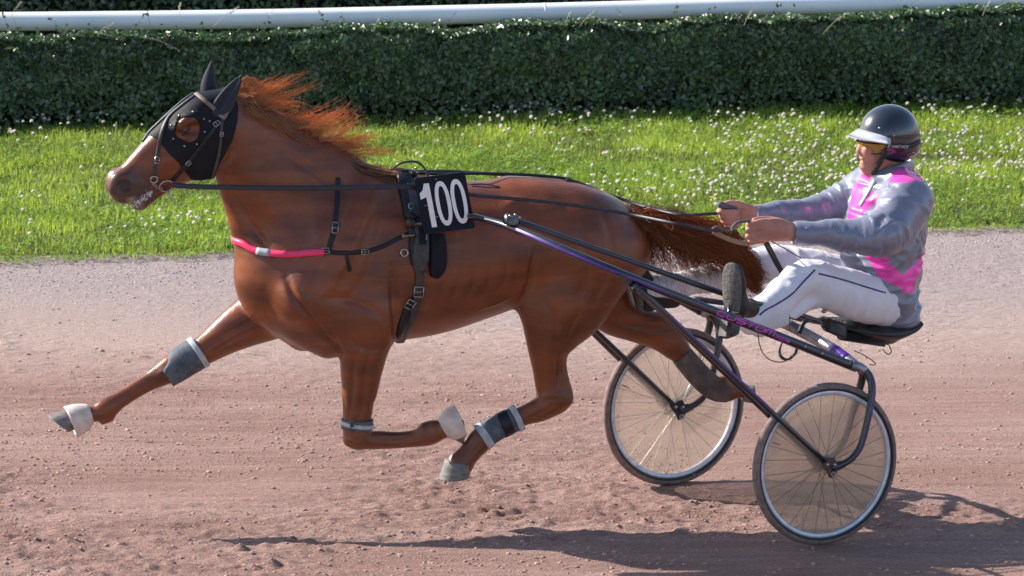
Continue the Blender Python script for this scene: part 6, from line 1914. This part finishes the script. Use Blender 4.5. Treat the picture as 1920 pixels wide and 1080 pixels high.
C_ = catmull(chs, 6); mb = MB(); mb.add(*ribbon(C_, [unit(np.array([-.3, -.9, 0])) if k < 22 else unit(np.array([-.6, -.5, -.5])) for k in range(len(C_))], .022, .006)); mb.build('chin_strap', M_shoe, helm)
gog = empty('goggles', SF.PW(1632, 268, -.05)); gog.parent = drv; gog.location = SF.PW(1632, 268, -.05) - wloc(drv)
M_lens = mat('amber_lens', (0.42, 0.215, 0.012), rough=.12, spec=.6, coat=.6, col2=(.20, .095, .01), vscale=28)
gl = []; ga = np.linspace(-78, 78, 19)
HCg = SF.P(1668, 266, 0)
for a in ga:
    t = math.radians(a); edge = abs(a) / 78
    R1, R2 = .153, .100
    drop = .5 * (1 + math.cos(max(0, abs(a) - 20) / 58 * math.pi)) 
    top_, bot = .020 - .006 * edge, -.010 - .018 * min(1, max(0, (abs(a) - 8) / 22)) * (1 - .75 * max(0, edge - .55) / .45)
    for z in (top_, (top_ + bot) / 2, bot):
        gl.append(HCg + np.array([-math.cos(t) * R1, math.sin(t) * R2, z - .004]))
F = [(k * 3 + j, k * 3 + j + 1, k * 3 + j + 4, k * 3 + j + 3) for k in range(18) for j in range(2)]
gl = np.array(gl)
mb = MB(); mb.add(SF.W(gl), F); mb.build('lens', M_lens, gog)
mb = MB(); mb.add(*tube(SF.W(gl[0::3]), .0026, 7)); mb.add(*tube(SF.W(gl[2::3]), .0026, 7)); mb.build('frame', M_shoe, gog)
strap('goggle_strap', [(1652, 268), (1664, 272), (1680, 274.5), (1700, 275), (1714, 271), (1724, 265)], 9, M_shoe, gog, hitf=hh, lift=.0035, t=.003)
M_wht = mat('white_print', (.75, .75, .75), rough=.5)
def fm3(x, y): return hh(x, 270.3 + (x - 1665) * .055 + 5.2 * y, .0075)
write('FINNTACK', 1666, 1702, fm3, .0016, gap=.3, shear=.25).build('strap_lettering', M_wht, gog)

# --- reins, whip
M_rein = mat('dark_rein_leather', (0.022, 0.022, 0.028), rough=.5, var=.3, vscale=30)
def facing(P, nz=.2): return np.tile(unit([0, -1, nz]), (len(P), 1))
near_h = SF.PW(1346, 434, -.16)
C_ = catmull([at_v(*q) for q in ((322, 347, -.10), (370, 350, -.115), (430, 351, -.15), (560, 353, -.225), (680, 351, -.285), (745, 350, -.325), (790, 353, -.325), (890, 366, -.33), (1000, 376, -.33), (1100, 388, -.32), (1180, 402, -.30))] + [SF.PW(1270, 420, -.20), near_h], 6)
rn = tag(MB().add(*ribbon(C_, facing(C_), np.interp(np.arange(len(C_)), [0, 36, 42, len(C_) - 1], [.022, .022, .016, .012]), .0035)).build('rein', M_rein, None), 'near rein running from the bit past the number plate to the driver lower hand', 'rein', 'reins')
C_ = catmull([at_v(*q) for q in ((770, 322, .02), (840, 321, .05), (900, 325, .07), (960, 328, .08), (1020, 333, .10), (1090, 348, .12), (1180, 378, .12))] + [SF.PW(1268, 401, .14), SF.PW(1310, 402, .15), SF.PW(1352, 399, .15)], 6)
tag(MB().add(*ribbon(C_, np.tile(unit([0, -.6, .8]), (len(C_), 1)), .016, .0035)).build('rein', M_rein, None), 'far rein lying over the croup and tail to the driver upper hand', 'rein', 'reins')
C_ = catmull([at_v(*q) for q in ((880, 346, -.24), (905, 345, -.24), (930, 349, -.24), (937, 352, -.24), (915, 351, -.24), (885, 349, -.24))], 5)
MB().add(*tube(C_, .003, 6)).build('loose_strap_end', M_rein, har)
M_rope = mat('grey_rope', (.11, .11, .125), rough=.8, bump=.4, bscale=300)
loop = empty('hand_loop', SF.PW(1370, 440, -.16), 'grey rope and tan leather hand loop held in the driver lower hand', 'hand loop')
C_ = catmull([SF.PW(*q) for q in ((1336, 434, -.16), (1338, 428, -.165), (1346, 426, -.165), (1358, 431, -.165), (1371, 433, -.165), (1373, 427, -.165), (1381, 418, -.165), (1392, 415, -.165), (1406, 415, -.165), (1420, 418, -.14))], 6)
MB().add(*tube(C_, .0062, 8)).build('rope', M_rope, loop)
MB().add(*torus(SF.PW(1372, 433, -.165), (1, 0, -.3), .009, .0045, 14, 7)).build('knot', M_rope, loop)
M_tan2 = mat('pale_tan_leather', (0.34, 0.20, 0.12), rough=.6, var=.2, vscale=30)
C_ = catmull([SF.PW(*q) for q in ((1337, 434, -.155), (1348, 440, -.16), (1368, 449, -.16), (1388, 455, -.16), (1405, 456, -.155), (1424, 452, -.14))], 6)
MB().add(*ribbon(C_, facing(C_), .020, .004)).build('leather_strap', M_tan2, loop)
MB().add(*ball(SF.PW(1394, 428, -.15), (.012, .008, .007), 10, 7)).build('green_toggle', mat('green_plastic', (.16, .38, .04), rough=.4), loop)
whip = empty('whip', SF.PW(1470, 520, .02), 'black whip handle sticking down from the driver lower hand', 'whip')
MB().add(*tube([SF.PW(1430, 445, -.12), SF.PW(1440, 462, -.09), SF.PW(1456, 492, -.02), SF.PW(1472, 522, .05)], [.011, .013, .013, .010], 12)).build('handle', M_shoe, whip)
MB().add(*tube(catmull([SF.PW(1446, 452, -.12), SF.PW(1475, 468, -.08), SF.PW(1505, 486, -.03)], 5), .0025, 6)).build('lash', M_cable, whip)
grip = empty('rein_grip', SF.PW(1352, 384, .14), 'dark rubber grip end poking out of the driver upper fist', 'grip')
MB().add(*tube([SF.PW(1346, 383, .135), SF.PW(1350, 383.5, .135), SF.PW(1360, 386, .142), SF.PW(1384, 392, .155)], [.010, .0155, .0135, .010], 12)).build('grip_end', M_rope, grip)
